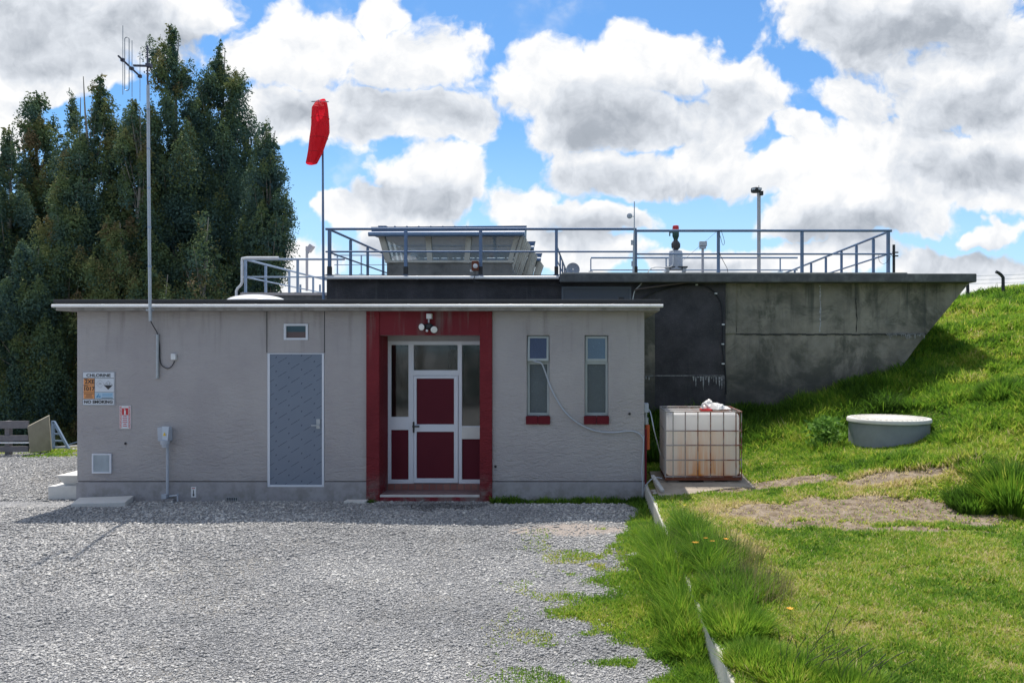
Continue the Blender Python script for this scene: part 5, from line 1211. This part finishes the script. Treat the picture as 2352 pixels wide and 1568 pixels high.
# ------------------------------------------------------------------ grass
def grass_mat(name, stops, trans=.5):
    m, nt, bs = newmat(name)
    c = ramp(nt, attr(nt, 'tint'), stops); nt.links.new(c, bs.inputs['Base Color']); bs.inputs['Roughness'].default_value = .6; bs.inputs['Specular IOR Level'].default_value = .25
    tl = nt.nodes.new('ShaderNodeBsdfTranslucent'); nt.links.new(c, tl.inputs[0]); mx = nt.nodes.new('ShaderNodeMixShader'); mx.inputs[0].default_value = trans
    nt.links.new(bs.outputs[0], mx.inputs[1]); nt.links.new(tl.outputs[0], mx.inputs[2]); nt.links.new(mx.outputs[0], nt.nodes['Material Output'].inputs[0]); return m
GST = [(0, (.05, .11, .015)), (.3, (.12, .26, .025)), (.6, (.27, .43, .04)), (.85, (.50, .50, .09)), (1, (.66, .55, .30))]
M['grass'] = grass_mat('grass_blades', GST)
def blades(name, x, y, z, h, w, lean, tint, mat, bend=.5, dirn=None):
    n = len(x); az = RNG.uniform(0, 2*np.pi, n) if dirn is None else dirn; fa = az+np.pi/2+RNG.normal(0, .5, n)
    dx, dy = np.cos(az), np.sin(az); wx, wy = np.cos(fa)*w/2, np.sin(fa)*w/2
    v = np.zeros((n, 5, 3))
    def pt(i, t, k, s):
        o = lean*h*(t*(1-bend)+t*t*bend)
        v[:, i, 0] = x+dx*o+wx*k*s; v[:, i, 1] = y+dy*o+wy*k*s; v[:, i, 2] = z+h*t*np.sqrt(np.maximum(.15, 1-(lean*t*.55)**2))
    pt(0, 0, 1, -1); pt(1, 0, 1, 1); pt(2, .55, .8, 1); pt(3, .55, .8, -1); pt(4, 1, 0, 0)
    return soup(name, v, [(0, 1, 2, 3), (3, 2, 4)], mat, tint)
def scatter(n, x0, x1, y0, y1, near=4.2, far=30, u0=-.84, u1=.62):
    """points whose density falls with the square of the distance from the path in front of the building"""
    d = np.exp(RNG.uniform(np.log(near), np.log(far), n)); u = RNG.uniform(u0, u1, n)
    x = u*d; y = d-CAMD
    k = (x > x0) & (x < x1) & (y > y0) & (y < y1); return x[k], y[k]
# lawn and bank
x, y = scatter(1120000, .8, 24, -8.2, 14, 3.6, 26, .02, 1.1)
k = bank_keep(x, y); x, y = x[k], y[k]
d = np.hypot(x, y+CAMD)
soil = bare_soil(x, y); z = bank_z(x, y)
pad = (x < 2.35) & (y < .95) & (y > np.interp(x, [.88, 1.1, 1.9, 2.35], [-1.12, -1.08, -.48, -.38])+.12*(vnoise(x, y, 6, 3)-.3))
tank = (y > YT-.05) & (x < 6.2+(z-1.6)*.75) | ((x-cxw)**2+(y-yW)**2 < (rW*.96)**2)
patch = vnoise(x, y, 1.3, 4); fine_ = vnoise(x+50, y, 5, 3)
keep = (RNG.random(len(x)) > soil*.93) & ~pad & ~tank
keep &= RNG.random(len(x)) < np.clip(.45+1.1*fine_, 0, 1)
x, y, z, d, soil, patch, fine_ = [q[keep] for q in (x, y, z, d, soil, patch, fine_)]
lawn = 1-sstep(.32, .62, z)
rough = sstep(.50, .62, vnoise(x+7, y+3, .8, 3))*(1-lawn)
clump = sstep(.52, .72, vnoise(x+3, y+11, 2.6, 3))*(1-lawn)+.5*sstep(.60, .75, vnoise(x+13, y+1, 3.5, 3))*lawn
shade = sstep(1.6, 3.0, y)*(1-sstep(6.2, 7.5, x))                   # longer growth at the tank foot; the tank's shadow also darkens the tint
h = (.030+.045*RNG.random(len(x)))*lawn+(1-lawn)*(.05+.07*RNG.random(len(x))+.13*rough*RNG.random(len(x))+.20*shade*RNG.random(len(x)))+clump*np.where(lawn > .5, .04, .13)*RNG.random(len(x))
h *= np.where(np.hypot(x-cxw, y-yW) < 1.1, .45, 1)*np.clip(1-.4*soil, .4, 1)*np.clip(.7+.6*fine_, .6, 1.3)
w = np.clip(.0036+.0011*d, .006, .03)*RNG.uniform(.7, 1.3, len(x))
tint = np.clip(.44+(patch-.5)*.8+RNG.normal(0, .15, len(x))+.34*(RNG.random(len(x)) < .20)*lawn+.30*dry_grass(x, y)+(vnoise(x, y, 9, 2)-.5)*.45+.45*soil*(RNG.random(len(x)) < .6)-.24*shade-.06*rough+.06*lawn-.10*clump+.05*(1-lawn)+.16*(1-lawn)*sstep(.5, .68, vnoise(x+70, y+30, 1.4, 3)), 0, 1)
gr = blades('grass', x, y, z-.004, h, w, RNG.uniform(.2, 1.3, len(x)), tint, M['grass'])
tag(gr, 'short green grass on the lawn and the bank', 'grass', kind='stuff')
print('bank blades', len(x))
# weeds over the gravel
x, y = scatter(820000, -14, .82, -8, 6, 4.2, 18, -1.05, .3)
ge = green_edge(x, y); k = (RNG.random(len(x)) < ge*.95) & (x < wall_x(np.minimum(y, 0))-.01) & ~((y > -.05) & (x > XL-.1))
x, y, ge = x[k], y[k], ge[k]; d = np.hypot(x, y+CAMD)
nearw = 1-sstep(.0, .55, wall_x(y)-x); foot = (np.abs(y+.1) < .16)*(x > -1.6)
h = .02+.035*RNG.random(len(x))*ge+.10*nearw*RNG.random(len(x))+.10*foot*RNG.random(len(x))*sstep(.4, .7, vnoise(x, y, 3, 3))
tint = np.clip(.55+(vnoise(x, y, 2, 4)-.5)*.9+RNG.normal(0, .14, len(x))-.25*nearw-.3*foot, 0, 1)
gr = blades('weeds', x, y, ground_z(x, y)-.003, h, np.clip(.003+.001*d, .005, .02)*RNG.uniform(.7, 1.3, len(x)), RNG.uniform(.2, 1.2, len(x)), tint, M['grass'])
tag(gr, 'thin grass creeping over the gravel along the retaining wall', 'weeds', kind='stuff')
print('weed blades', len(x))
# tall grass tufts: each tuft a thing
def tuft(name, label, cat, cx, cy, rad, n, hgt, tint0, group, mat=None, width=.009, seed=0, lean=(.2, .9)):
    a = RNG.uniform(0, 2*np.pi, n); r = rad*np.sqrt(RNG.random(n)); x = cx+r*np.cos(a); y = cy+r*np.sin(a)
    out = np.where(RNG.random(n) < .75, a, RNG.uniform(0, 2*np.pi, n))
    base = np.where(x > wall_x(np.minimum(y, 0)), bank_z(x, y), ground_z(x, y))
    h = hgt*(1-.35*r/rad)*RNG.uniform(.45, 1.1, n)
    o = blades(name, x, y, base-.01, h, np.full(n, width)*RNG.uniform(.6, 1.3, n), RNG.uniform(*lean, n)*(.4+.8*r/rad), np.clip(tint0-.04+(vnoise(x, y, 6, 2)-.5)*.7+RNG.normal(0, .13, n), 0, 1), mat or M['grass'], bend=.8, dirn=out)
    return tag(o, label, cat, group, 'thing')
def lawn_at(px, py, z=.26): d = (CAMH-z)*FP/(py-800); return (px-1370)*d/FP, d-CAMD
M['seed'] = grass_mat('seeding_grass', [(0, (.12, .17, .04)), (.45, (.24, .24, .10)), (.75, (.32, .24, .15)), (1, (.45, .36, .24))], .4)
TG = 'tall grass tufts along the retaining wall'
spec = [ # px, py of the foot, radius, blades, height, tint, seed-head?
    (1480, 1240, .13, 900, .22, .52, 0, 'bright grass tuft on the gravel side near the building corner'),
    (1530, 1250, .20, 1300, .20, .46, 1, 'yellowish tuft over the wall just beyond the first orange flowers'),
    (1640, 1290, .28, 2200, .28, .36, 1, 'dark seeding tuft behind the four orange flowers'),
    (1548, 1310, .20, 1700, .22, .44, 0, 'green tuft hanging over the wall beside the dark seeding tuft'),
    (1500, 1300, .18, 900, .14, .52, 0, 'low bright tuft on the gravel level with the orange flowers'),
    (1690, 1370, .28, 2400, .28, .44, 1, 'broad brownish seeding tuft in the middle of the lawn edge'),
    (1570, 1365, .18, 1900, .24, .48, 0, 'green tuft lying across the wall left of the broad brownish tuft'),
    (1600, 1425, .20, 2400, .24, .46, 0, 'thick green tuft spilling over the wall below the brownish tuft'),
    (1690, 1450, .24, 2400, .24, .52, 0, 'thick green tuft in front of the broad brownish tuft'),
    (1555, 1480, .12, 1300, .15, .34, 0, 'dark tuft at the foot of the wall on the gravel side'),
    (1480, 1400, .25, 1500, .10, .56, 0, 'low yellowish tuft on the gravel side halfway down the wall'),
    (1740, 1530, .20, 2200, .20, .56, 0, 'bright tuft leaning over the wall top near the bottom edge'),
    (1820, 1560, .24, 2600, .19, .58, 0, 'bright tuft at the bottom edge right of the wall end'),
    (1940, 1590, .26, 2600, .17, .52, 0, 'bright tuft at the bottom edge furthest right'),
    (1615, 1560, .09, 1400, .15, .46, 0, 'tuft between gravel and wall at the bottom edge')]
for (px, py, rad, n, hg, tn, sd2, lab) in spec:
    x, y = lawn_at(px, py, 0 if 'gravel' in lab else .26)
    tuft('tall_grass', lab, 'grass tuft', x, y, rad, n, hg, tn, TG)
    if sd2:
        o = tuft('seed_grass', 'brown seed stalks rising from the '+lab.split(' tuft')[0]+' tuft', 'seed stalks', x+.12, y+.02, rad*1.25, int(n*.30), hg*1.35, .45, 'seed stalks along the retaining wall', M['seed'], .006, lean=(.1, .6))
# grass rooted on the lawn edge that falls over the wall
def spill(label, y0, y1, n, hgt, tint0, width):
    y = RNG.uniform(y0, y1, n); y = y+.12*np.sin(y*17); ls = RNG.random(n) < .6
    x = np.where(ls, wall_x(y)-.02-np.abs(RNG.normal(0, .09, n)), wall_x(y)+.13+np.abs(RNG.normal(0, .12, n)))
    h = hgt*RNG.uniform(.5, 1.15, n)*(.65+.7*vnoise(x, y, 4, 2)); z = np.where(ls, 0, .25); h = np.where(ls, h*1.15, h*.8)
    o = blades('overhanging_grass', x, y, z, h, np.full(n, width)*RNG.uniform(.6, 1.3, n), RNG.uniform(.2, 1.1, n), np.clip(tint0-.08+(vnoise(x, y, 7, 2)-.5)*.8+RNG.normal(0, .13, n), 0, 1), M['grass'], bend=.8, dirn=RNG.uniform(0, 2*np.pi, n))
    tag(o, label, 'grass tuft', 'grass hanging over the retaining wall', 'thing')
for a in (('short grass against the wall level with the yellow flower', -2.75, -2.2, 1000, .20, .50, .009), ('tall grass against the wall level with the orange flowers', -3.5, -2.7, 2800, .30, .50, .008),
          ('dark grass against the wall beside the seeding tufts', -4.2, -3.4, 3400, .38, .42, .008), ('tallest grass hiding the middle of the wall', -4.9, -4.1, 3600, .42, .46, .008),
          ('bright grass hiding the wall just before it shows again', -5.8, -4.75, 4200, .36, .50, .007), ('thin grass edging the wall top near the bottom edge', -6.6, -5.75, 500, .10, .55, .007)): spill(*a)
# bare dark stalks near the bottom
for i, (px, py, n) in enumerate(((1850, 1560, 20), (1970, 1585, 15), (1905, 1500, 6))):
    x, y = lawn_at(px, py); q = MB(); rr = random.Random(i+9)
    for k in range(n):
        a = Vector((x+rr.uniform(-.16, .16), y+rr.uniform(-.1, .1), .25)); hh = rr.uniform(.18, .34); lx = rr.uniform(-.05, .20); ly = rr.uniform(-.1, .05)
        q.tube(spline([a, a+Vector((lx*.3, ly*.3, hh*.6)), a+Vector((lx, ly, hh))], 3), [.0014]*5+[.003, .002], 4)
    o = q.build('dry_stalks', paint('dark_stalk', (.05, .055, .03), .8), weld=False); tag(o, ['dark bare stalks at the bottom edge nearest the wall end', 'dark bare stalks at the bottom edge right of the other stalks', 'few short dark stalks behind the two groups at the bottom edge'][i], 'stalks', 'dark bare stalks in the lawn')
# big lush tussocks on the right slope
def on_bank(px, py):
    """walk along the view ray until it meets the bank"""
    ds = np.linspace(5, 26, 900); x = (px-1370)*ds/FP; z = CAMH-(py-800)*ds/FP; g_ = bank_z(x, ds-CAMD)
    i = int(np.argmax(z < g_)); return x[i], ds[i]-CAMD, g_[i]
for (px, py, rad, n, hg, tn, lab) in ((2330, 1150, .42, 3600, .52, .34, 'large lush tussock at the right edge of the photo'), (2230, 1165, .30, 1800, .28, .30, 'low dark tussock left of the large lush one'),
        (2300, 900, .45, 1800, .30, .30, 'green tussock high on the bank right of the well'), (2180, 1010, .3, 1100, .2, .36, 'green tussock right of the well lid'),
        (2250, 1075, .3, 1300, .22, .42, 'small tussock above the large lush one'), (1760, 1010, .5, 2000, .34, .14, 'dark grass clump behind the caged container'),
        (1700, 960, .4, 1500, .35, .10, 'shaded grass clump at the left foot of the mossy wall'), (1830, 960, .5, 1900, .34, .14, 'shaded grass clump at the foot of the mossy wall'),  # low tints paint the tank's shade into these clumps
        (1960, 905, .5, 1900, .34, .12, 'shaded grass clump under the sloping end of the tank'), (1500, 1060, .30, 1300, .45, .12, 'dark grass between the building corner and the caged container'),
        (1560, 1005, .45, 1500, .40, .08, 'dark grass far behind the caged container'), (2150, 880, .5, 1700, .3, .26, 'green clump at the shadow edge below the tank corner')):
    x, y, z = on_bank(px, py); y = min(y, YT-.25) if x < 6 else y
    dd = math.hypot(x, y+CAMD)
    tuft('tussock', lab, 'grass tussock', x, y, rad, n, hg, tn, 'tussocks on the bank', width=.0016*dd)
for (px, w_, lab) in ((1175, .16, 'grass tuft at the wall foot beside the right pilaster'), (1250, .10, 'small grass tuft at the wall foot under the first slit window'), (1330, .14, 'grass tuft at the wall foot between the slit windows'), (1410, .14, 'grass tuft at the wall foot under the second slit window'), (1465, .12, 'grass tuft at the wall foot by the corner'), (855, .06, 'tiny grass tuft at the wall foot beside the left pilaster')):
    tuft('foot_grass', lab, 'grass tuft', WX(px, -.1), -.12, w_, int(2600*w_), .13 if px != 855 else .07, .22, 'tufts along the foot of the wall', width=.009)
# broad leaved plant beside the well
lm = grass_mat('broad_leaf', [(0, (.10, .22, .04)), (1, (.24, .42, .08))], .45)
x, y, z = on_bank(1895, 1030)
n = 520; c = np.stack([x+RNG.normal(0, .12, n), y+RNG.normal(0, .12, n), z+RNG.uniform(.02, .50, n)], 1)
def leaf_cards(c, l, w, up=.3, rng=RNG):
    n = len(c); az = rng.uniform(0, 2*np.pi, n); el = rng.normal(up, .5, n)
    a = np.stack([np.cos(az)*np.cos(el), np.sin(az)*np.cos(el), np.sin(el)], 1); r = rng.normal(size=(n, 3)); b = np.cross(a, r); b /= np.linalg.norm(b, axis=1)[:, None]
    l = np.broadcast_to(l, n)[:, None]; w = np.broadcast_to(w, n)[:, None]
    return np.stack([c, c+a*l*.45+b*w*.5, c+a*l, c+a*l*.45-b*w*.5], 1)
o = soup('leafy_weed', leaf_cards(c, .13, .045), [(0, 1, 2, 3)], lm, RNG.random(n)); tag(o, 'small broad leaved weed standing left of the well', 'plant')
# orange and yellow flowers
ofl = paint('orange_petals', (.95, .40, .01), .6, var=.15); yfl = paint('yellow_petals', (.8, .6, .02), .6)
def flower(px, py, m, label, r=.018, hgt=.14, z0=.27):
    xx, yy = lawn_at(px, py, z0+hgt); dd = yy+CAMD; zz = CAMH-(py-800)*dd/FP
    o = thing('flower', label, 'flower', (xx, yy, z0), 'flowers in the grass by the retaining wall'); q = MB(); rr = random.Random(px)
    for k in range(14):
        a = 2*math.pi*k/14+rr.uniform(-.1, .1); rad = r*(1.15 if k % 2 else .8)
        q.add([(xx, yy, zz), (xx+rad*.6*math.cos(a-.2), yy+rad*.6*math.sin(a-.2), zz+.006), (xx+rad*math.cos(a), yy+rad*math.sin(a), zz+.008), (xx+rad*.6*math.cos(a+.2), yy+rad*.6*math.sin(a+.2), zz+.006)], [(0, 1, 2, 3)])
    q.build('petals', m, o, weld=False); MB().tube([(xx, yy, z0-.02), (xx, yy, zz)], .002, 4).build('stem', M['seed'], o)
flower(1597, 1246, ofl, 'leftmost of the four orange flowers in the tall grass', .034, .26); flower(1621, 1236, ofl, 'highest of the four orange flowers in the tall grass', .026, .26)
flower(1636, 1243, ofl, 'orange flower close to the highest of the four', .028, .25); flower(1668, 1238, ofl, 'rightmost of the four orange flowers in the tall grass', .028, .27)
flower(1815, 1398, ofl, 'single large orange flower out on the lawn', .03, .10); flower(1573, 1160, yfl, 'yellow flower near the far end of the retaining wall', .024)
flower(1812, 1216, yfl, 'small yellow flower beside the bare soil', .018, z0=.28)

# ------------------------------------------------------------------ loose gravel
x, y = scatter(540000, -16, .82, -8, 6.2, 4.2, 17.9, -1.4, .26)
k = ~((y > -.07) & (x > XL-.1)) & (x < wall_x(np.minimum(y, 0))-.02) & (RNG.random(len(x)) > green_edge(x, y)*.9) & (RNG.random(len(x)) > g_dirt(x, y)*.85)
k &= ~((np.abs(y+.27) < .2) & (x < WX(300)))
x, y = x[k], y[k]; n = len(x); z = ground_z(x, y); d = np.hypot(x, y+CAMD)
octa = np.array([(1, 0, 0), (0, 1, 0), (-1, 0, 0), (0, -1, 0), (0, 0, 1), (0, 0, -1)], float)
s = np.clip(RNG.lognormal(math.log(.0080), .42, n), .004, .026)*np.clip(d/8.0, .8, 1.45)
v = octa[None]*RNG.uniform(.6, 1.25, (n, 6, 1)); v[:, :, 2] *= .62
a = RNG.uniform(0, np.pi, n); ca, sa = np.cos(a)[:, None], np.sin(a)[:, None]
t1 = RNG.uniform(-.6, .6, n)[:, None]
vx = (v[:, :, 0]*ca-v[:, :, 1]*sa)*1.25; vy = v[:, :, 0]*sa+v[:, :, 1]*ca; vz_ = v[:, :, 2]+vx*t1*.6
v = np.stack([vx, vy, vz_], -1)*s[:, None, None]; v[:, :, 0] += x[:, None]; v[:, :, 1] += y[:, None]; v[:, :, 2] += (z+s*.25)[:, None]
m, nt, bs = newmat('gravel_stone')
c = ramp(nt, attr(nt, 'tint'), [(0, (.18, .18, .182)), (.3, (.31, .308, .305)), (.7, (.44, .43, .42)), (.93, (.55, .53, .50)), (1, (.68, .66, .62))]); nt.links.new(c, bs.inputs['Base Color']); bs.inputs['Roughness'].default_value = .9; bs.inputs['Specular IOR Level'].default_value = .2
o = soup('loose_gravel', v, [(0, 1, 4), (1, 2, 4), (2, 3, 4), (3, 0, 4), (1, 0, 5), (2, 1, 5), (3, 2, 5), (0, 3, 5)], m, np.clip(RNG.beta(2, 2.2, n)*(.45+1.1*np.clip(vnoise(x, y, .8, 4), .2, .8))+.30*(vnoise(x, y, 2.6, 3)-.5)+.30*(vnoise(x*.35, y*1.6+x*.3, 1.0, 3)-.5)-.5*g_damp(x, y), 0, 1))
tag(o, 'loose grey crushed stones on the yard', 'gravel', kind='stuff'); print('stones', n)
# a few pale stones
for (px, py, r_) in ((1462, 1278, .045), (1450, 1280, .03)):
    xx, yy = lawn_at(px, py, 0); q = bmesh.new(); bmesh.ops.create_icosphere(q, subdivisions=2, radius=r_)
    for vv in q.verts: vv.co *= 1+.25*mnoise.noise(vv.co*30); vv.co.z *= .45; vv.co.x *= 1.6
    me = bpy.data.meshes.new('pale_stone'); q.to_mesh(me); q.free(); me.materials.append(M['conc_pale']); o = bpy.data.objects.new('pale_stone', me); COL.objects.link(o); o.location = (xx, yy, .03)
    tag(o, 'pale flat stone in the weeds, '+('the larger of two' if r_ > .04 else 'the smaller of two'), 'stone')

# ------------------------------------------------------------------ trees
def leaf_mat():
    m, nt, bs = newmat('tree_leaves')
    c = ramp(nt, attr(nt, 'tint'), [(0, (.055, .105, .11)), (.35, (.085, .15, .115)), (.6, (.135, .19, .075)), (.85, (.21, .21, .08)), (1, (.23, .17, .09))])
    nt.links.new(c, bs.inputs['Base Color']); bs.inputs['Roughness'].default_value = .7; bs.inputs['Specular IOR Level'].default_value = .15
    tl = nt.nodes.new('ShaderNodeBsdfTranslucent'); nt.links.new(c, tl.inputs[0]); mx = nt.nodes.new('ShaderNodeMixShader'); mx.inputs[0].default_value = .25
    nt.links.new(bs.outputs[0], mx.inputs[1]); nt.links.new(tl.outputs[0], mx.inputs[2]); nt.links.new(mx.outputs[0], nt.nodes['Material Output'].inputs[0]); return m
M['leaves'] = leaf_mat(); M['bark'] = paint('tree_bark', (.30, .27, .23), .9, var=.4, scale=3, bump=.5)
def tree(name, label, cx, d, prof, seed, tint0=.35, warm=.12, leaves=36000, base_z=-2.6, sparse=0, low=0.0, group='tall dark gum trees left of the building'):
    leaves = int(leaves*2.7)
    """prof: list of (height above ground, crown radius) from the tip down"""
    rng = np.random.default_rng(seed); X0, Y0 = cx, d-CAMD
    prof = sorted(prof); H = prof[-1][0]; hs = np.array([p[0] for p in prof]); rs = np.array([p[1] for p in prof])
    T_ = thing(name, label, 'tree', (X0, Y0, base_z), group)
    ncl = int(150+H*9); hh = []
    w_ = rs+.25; cdf = np.cumsum(np.interp(np.linspace(low, H, 400), hs, w_)**1.3); cdf /= cdf[-1]
    ch = np.interp(rng.random(ncl), cdf, np.linspace(low, H, 400)); R0 = np.interp(ch, hs, rs)
    ang = rng.uniform(0, 2*np.pi, ncl); rr = R0*np.sqrt(rng.uniform(.12, 1, ncl))*.92
    lob = 1+.22*np.sin(ang*3+ch*.8+seed)+.12*np.sin(ang*7-ch*2.1)
    cpos = np.stack([X0+rr*lob*np.cos(ang), Y0+rr*lob*np.sin(ang), base_z+ch-.2*rr], 1)
    cs = np.clip(.17*R0+.13, .12, .75)*rng.uniform(.65, 1.35, ncl)
    # a thin leader at the tip
    tipn = 10; cpos[:tipn] = np.stack([X0+rng.normal(0, .06, tipn), Y0+rng.normal(0, .06, tipn), base_z+H-np.linspace(.1, 1.6, tipn)], 1); cs[:tipn] = np.linspace(.10, .30, tipn); per = cs**2; per = per/per.sum()
    own = rng.choice(ncl, size=leaves, p=per)
    off = rng.normal(size=(leaves, 3)); off /= np.linalg.norm(off, axis=1)[:, None]; off *= rng.random(leaves)[:, None]**.45
    off[:, 2] *= 1.9; off[:, 2] += .35
    off[:, :2] *= np.clip(1.15-.42*(off[:, 2:3]), .25, 1.5)       # clumps taper upwards
    c = cpos[own]+off*cs[own][:, None]
    az = rng.uniform(0, 2*np.pi, leaves); el = rng.normal(-.75, .55, leaves)
    a = np.stack([np.cos(az)*np.cos(el), np.sin(az)*np.cos(el), np.sin(el)], 1); r = rng.normal(size=(leaves, 3)); b = np.cross(a, r); b /= np.linalg.norm(b, axis=1)[:, None]
    big = rng.random(leaves) < .10; c = np.where(big[:, None], cpos[own]+(c-cpos[own])*.5+(np.array([[X0, Y0, 0]])-cpos[own])*np.array([[.25, .25, 0]]), c)
    l = rng.uniform(.05, .105, leaves)[:, None]*(max(d, 24)/28)*np.where(big, 2.6, 1.0)[:, None]; w = l*rng.uniform(.20, .36, leaves)[:, None]
    v = np.stack([c, c+a*l*.4+b*w, c+a*l, c+a*l*.4-b*w], 1)
    clt = tint0+.05+rng.normal(0, .10, ncl)+warm*(rng.random(ncl) < .22)*1.3
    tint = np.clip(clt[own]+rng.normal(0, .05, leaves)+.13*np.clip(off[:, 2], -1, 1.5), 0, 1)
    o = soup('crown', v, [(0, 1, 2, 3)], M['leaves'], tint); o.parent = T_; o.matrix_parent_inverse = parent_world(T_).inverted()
    q = MB(); pts = []; n = 12; wob = rng.normal(0, .12, (n+1, 2)).cumsum(0)*.5
    for i in range(n+1): pts.append((X0+wob[i, 0]*(i/n), Y0+wob[i, 1]*(i/n), base_z+H*.985*i/n))
    q.tube(pts, [max(.012, .028*H*(1-i/n)**1.1*.62+.01) for i in range(n+1)], 8)
    for i in rng.choice(ncl, min(46, ncl), replace=False):
        p = Vector(cpos[i]); t = max(.06, (p.z-base_z)/H-.10-.10*rng.random()); j = t*n; a0 = Vector(pts[int(j)]).lerp(Vector(pts[min(int(j)+1, n)]), j-int(j))
        q.tube(spline([a0, a0.lerp(p, .5)+Vector((0, 0, -.04*(p-a0).length)), p+Vector((0, 0, cs[i]*.8))], 3), [.008+.020*(1-t)*(1-u/6) for u in range(7)], 5)
    q.build('trunk', M['bark'], T_, weld=False)
    return T_
def tr(px, d, stations, label, seed, **k):
    bz = k.pop('base_z', -2.8); H = []
    for (py, hw_) in stations: H.append((CAMH-(py-800)*d/FP-bz, hw_*d/FP))
    H.append((0.3, stations[-1][1]*d/FP*.8))
    return tree('gum_tree', label, (px-1370)*d/FP, d, H, seed, base_z=bz, **k)
tr(395, 28, [(58, 3), (85, 22), (120, 40), (180, 58), (250, 84), (400, 112), (560, 118), (700, 110), (900, 100)], 'tallest gum tree with the highest spire right behind the mast', 1, tint0=.30, warm=.22, leaves=70000)
tr(505, 29.5, [(95, 3), (130, 18), (180, 52), (240, 80), (320, 100), (430, 122), (540, 130), (640, 110), (760, 90)], 'gum tree with the second highest spire, on the right shoulder of the group', 2, tint0=.26, leaves=62000)
tr(612, 27.5, [(285, 3), (320, 22), (400, 42), (480, 56), (560, 62), (600, 50), (660, 34)], 'thin lower gum tree at the right end of the group', 3, tint0=.24, leaves=17000, low=3.6)
tr(228, 27, [(172, 3), (205, 16), (250, 34), (300, 56), (400, 84), (520, 100), (700, 110), (950, 110)], 'gum tree with a pointed top left of the mast', 4, tint0=.36, leaves=60000)
tr(166, 29.5, [(208, 3), (240, 16), (300, 32), (400, 52), (600, 80), (900, 95)], 'narrow gum tree with a small pointed top between two others', 5, tint0=.36, leaves=34000)
tr(86, 30, [(214, 3), (240, 22), (280, 44), (340, 55), (450, 74), (700, 95), (950, 100)], 'gum tree with a reddish brown rounded top', 6, tint0=.40, warm=.34, leaves=52000)
tr(14, 28, [(294, 3), (330, 20), (380, 42), (480, 66), (700, 90), (960, 100)], 'gum tree cut by the left edge of the photo', 7, tint0=.34, warm=.25, leaves=42000)
tr(310, 26.5, [(232, 3), (270, 25), (330, 46), (430, 62), (600, 85), (900, 110)], 'brownish gum tree directly behind the mast foot', 8, tint0=.38, warm=.22, leaves=50000)
tr(150, 25.5, [(400, 3), (440, 34), (520, 62), (640, 80), (800, 90), (1000, 95)], 'olive gum tree low in front of the pointed ones', 9, tint0=.48, leaves=42000)
tr(260, 25, [(500, 3), (540, 30), (600, 56), (680, 66), (800, 66)], 'low olive bush like gum tree in front at the mast', 10, tint0=.55, warm=.2, leaves=26000)
tr(60, 24.5, [(560, 3), (610, 40), (700, 75), (820, 95), (1000, 100)], 'dark lower gum tree above the timber fence', 11, tint0=.26, leaves=42000)
tr(460, 26, [(490, 3), (530, 34), (590, 60), (660, 80), (760, 90)], 'low dark gum tree below the second spire', 12, tint0=.36, warm=.3, leaves=9000)
tr(-90, 29, [(250, 3), (330, 40), (500, 80), (900, 110)], 'gum tree just outside the left edge reaching in', 13, tint0=.34, leaves=30000)
tr(345, 24.5, [(620, 3), (650, 34), (700, 60), (800, 70)], 'lowest bushy gum tree just above the flat roof', 15, tint0=.46, leaves=18000)
# tall trees on the other side of the yard, seen in the door glass
for i, xx in enumerate((-17, -13.5, -10.3, -7, -4, -.8, 2.4, 5.8, 9.2, 13, 17)):
    tree('gum_tree', 'dark shelter tree across the yard, mirrored in the door glass', xx, -17.5-.8*(i % 3)+CAMD, [(0.1, 2.4), (3, 2.6), (6, 2.2), (8, 1.2), (9.2, .2)], 40+i, tint0=.05, warm=.02, leaves=6000, base_z=-.2, group='shelter trees across the yard')
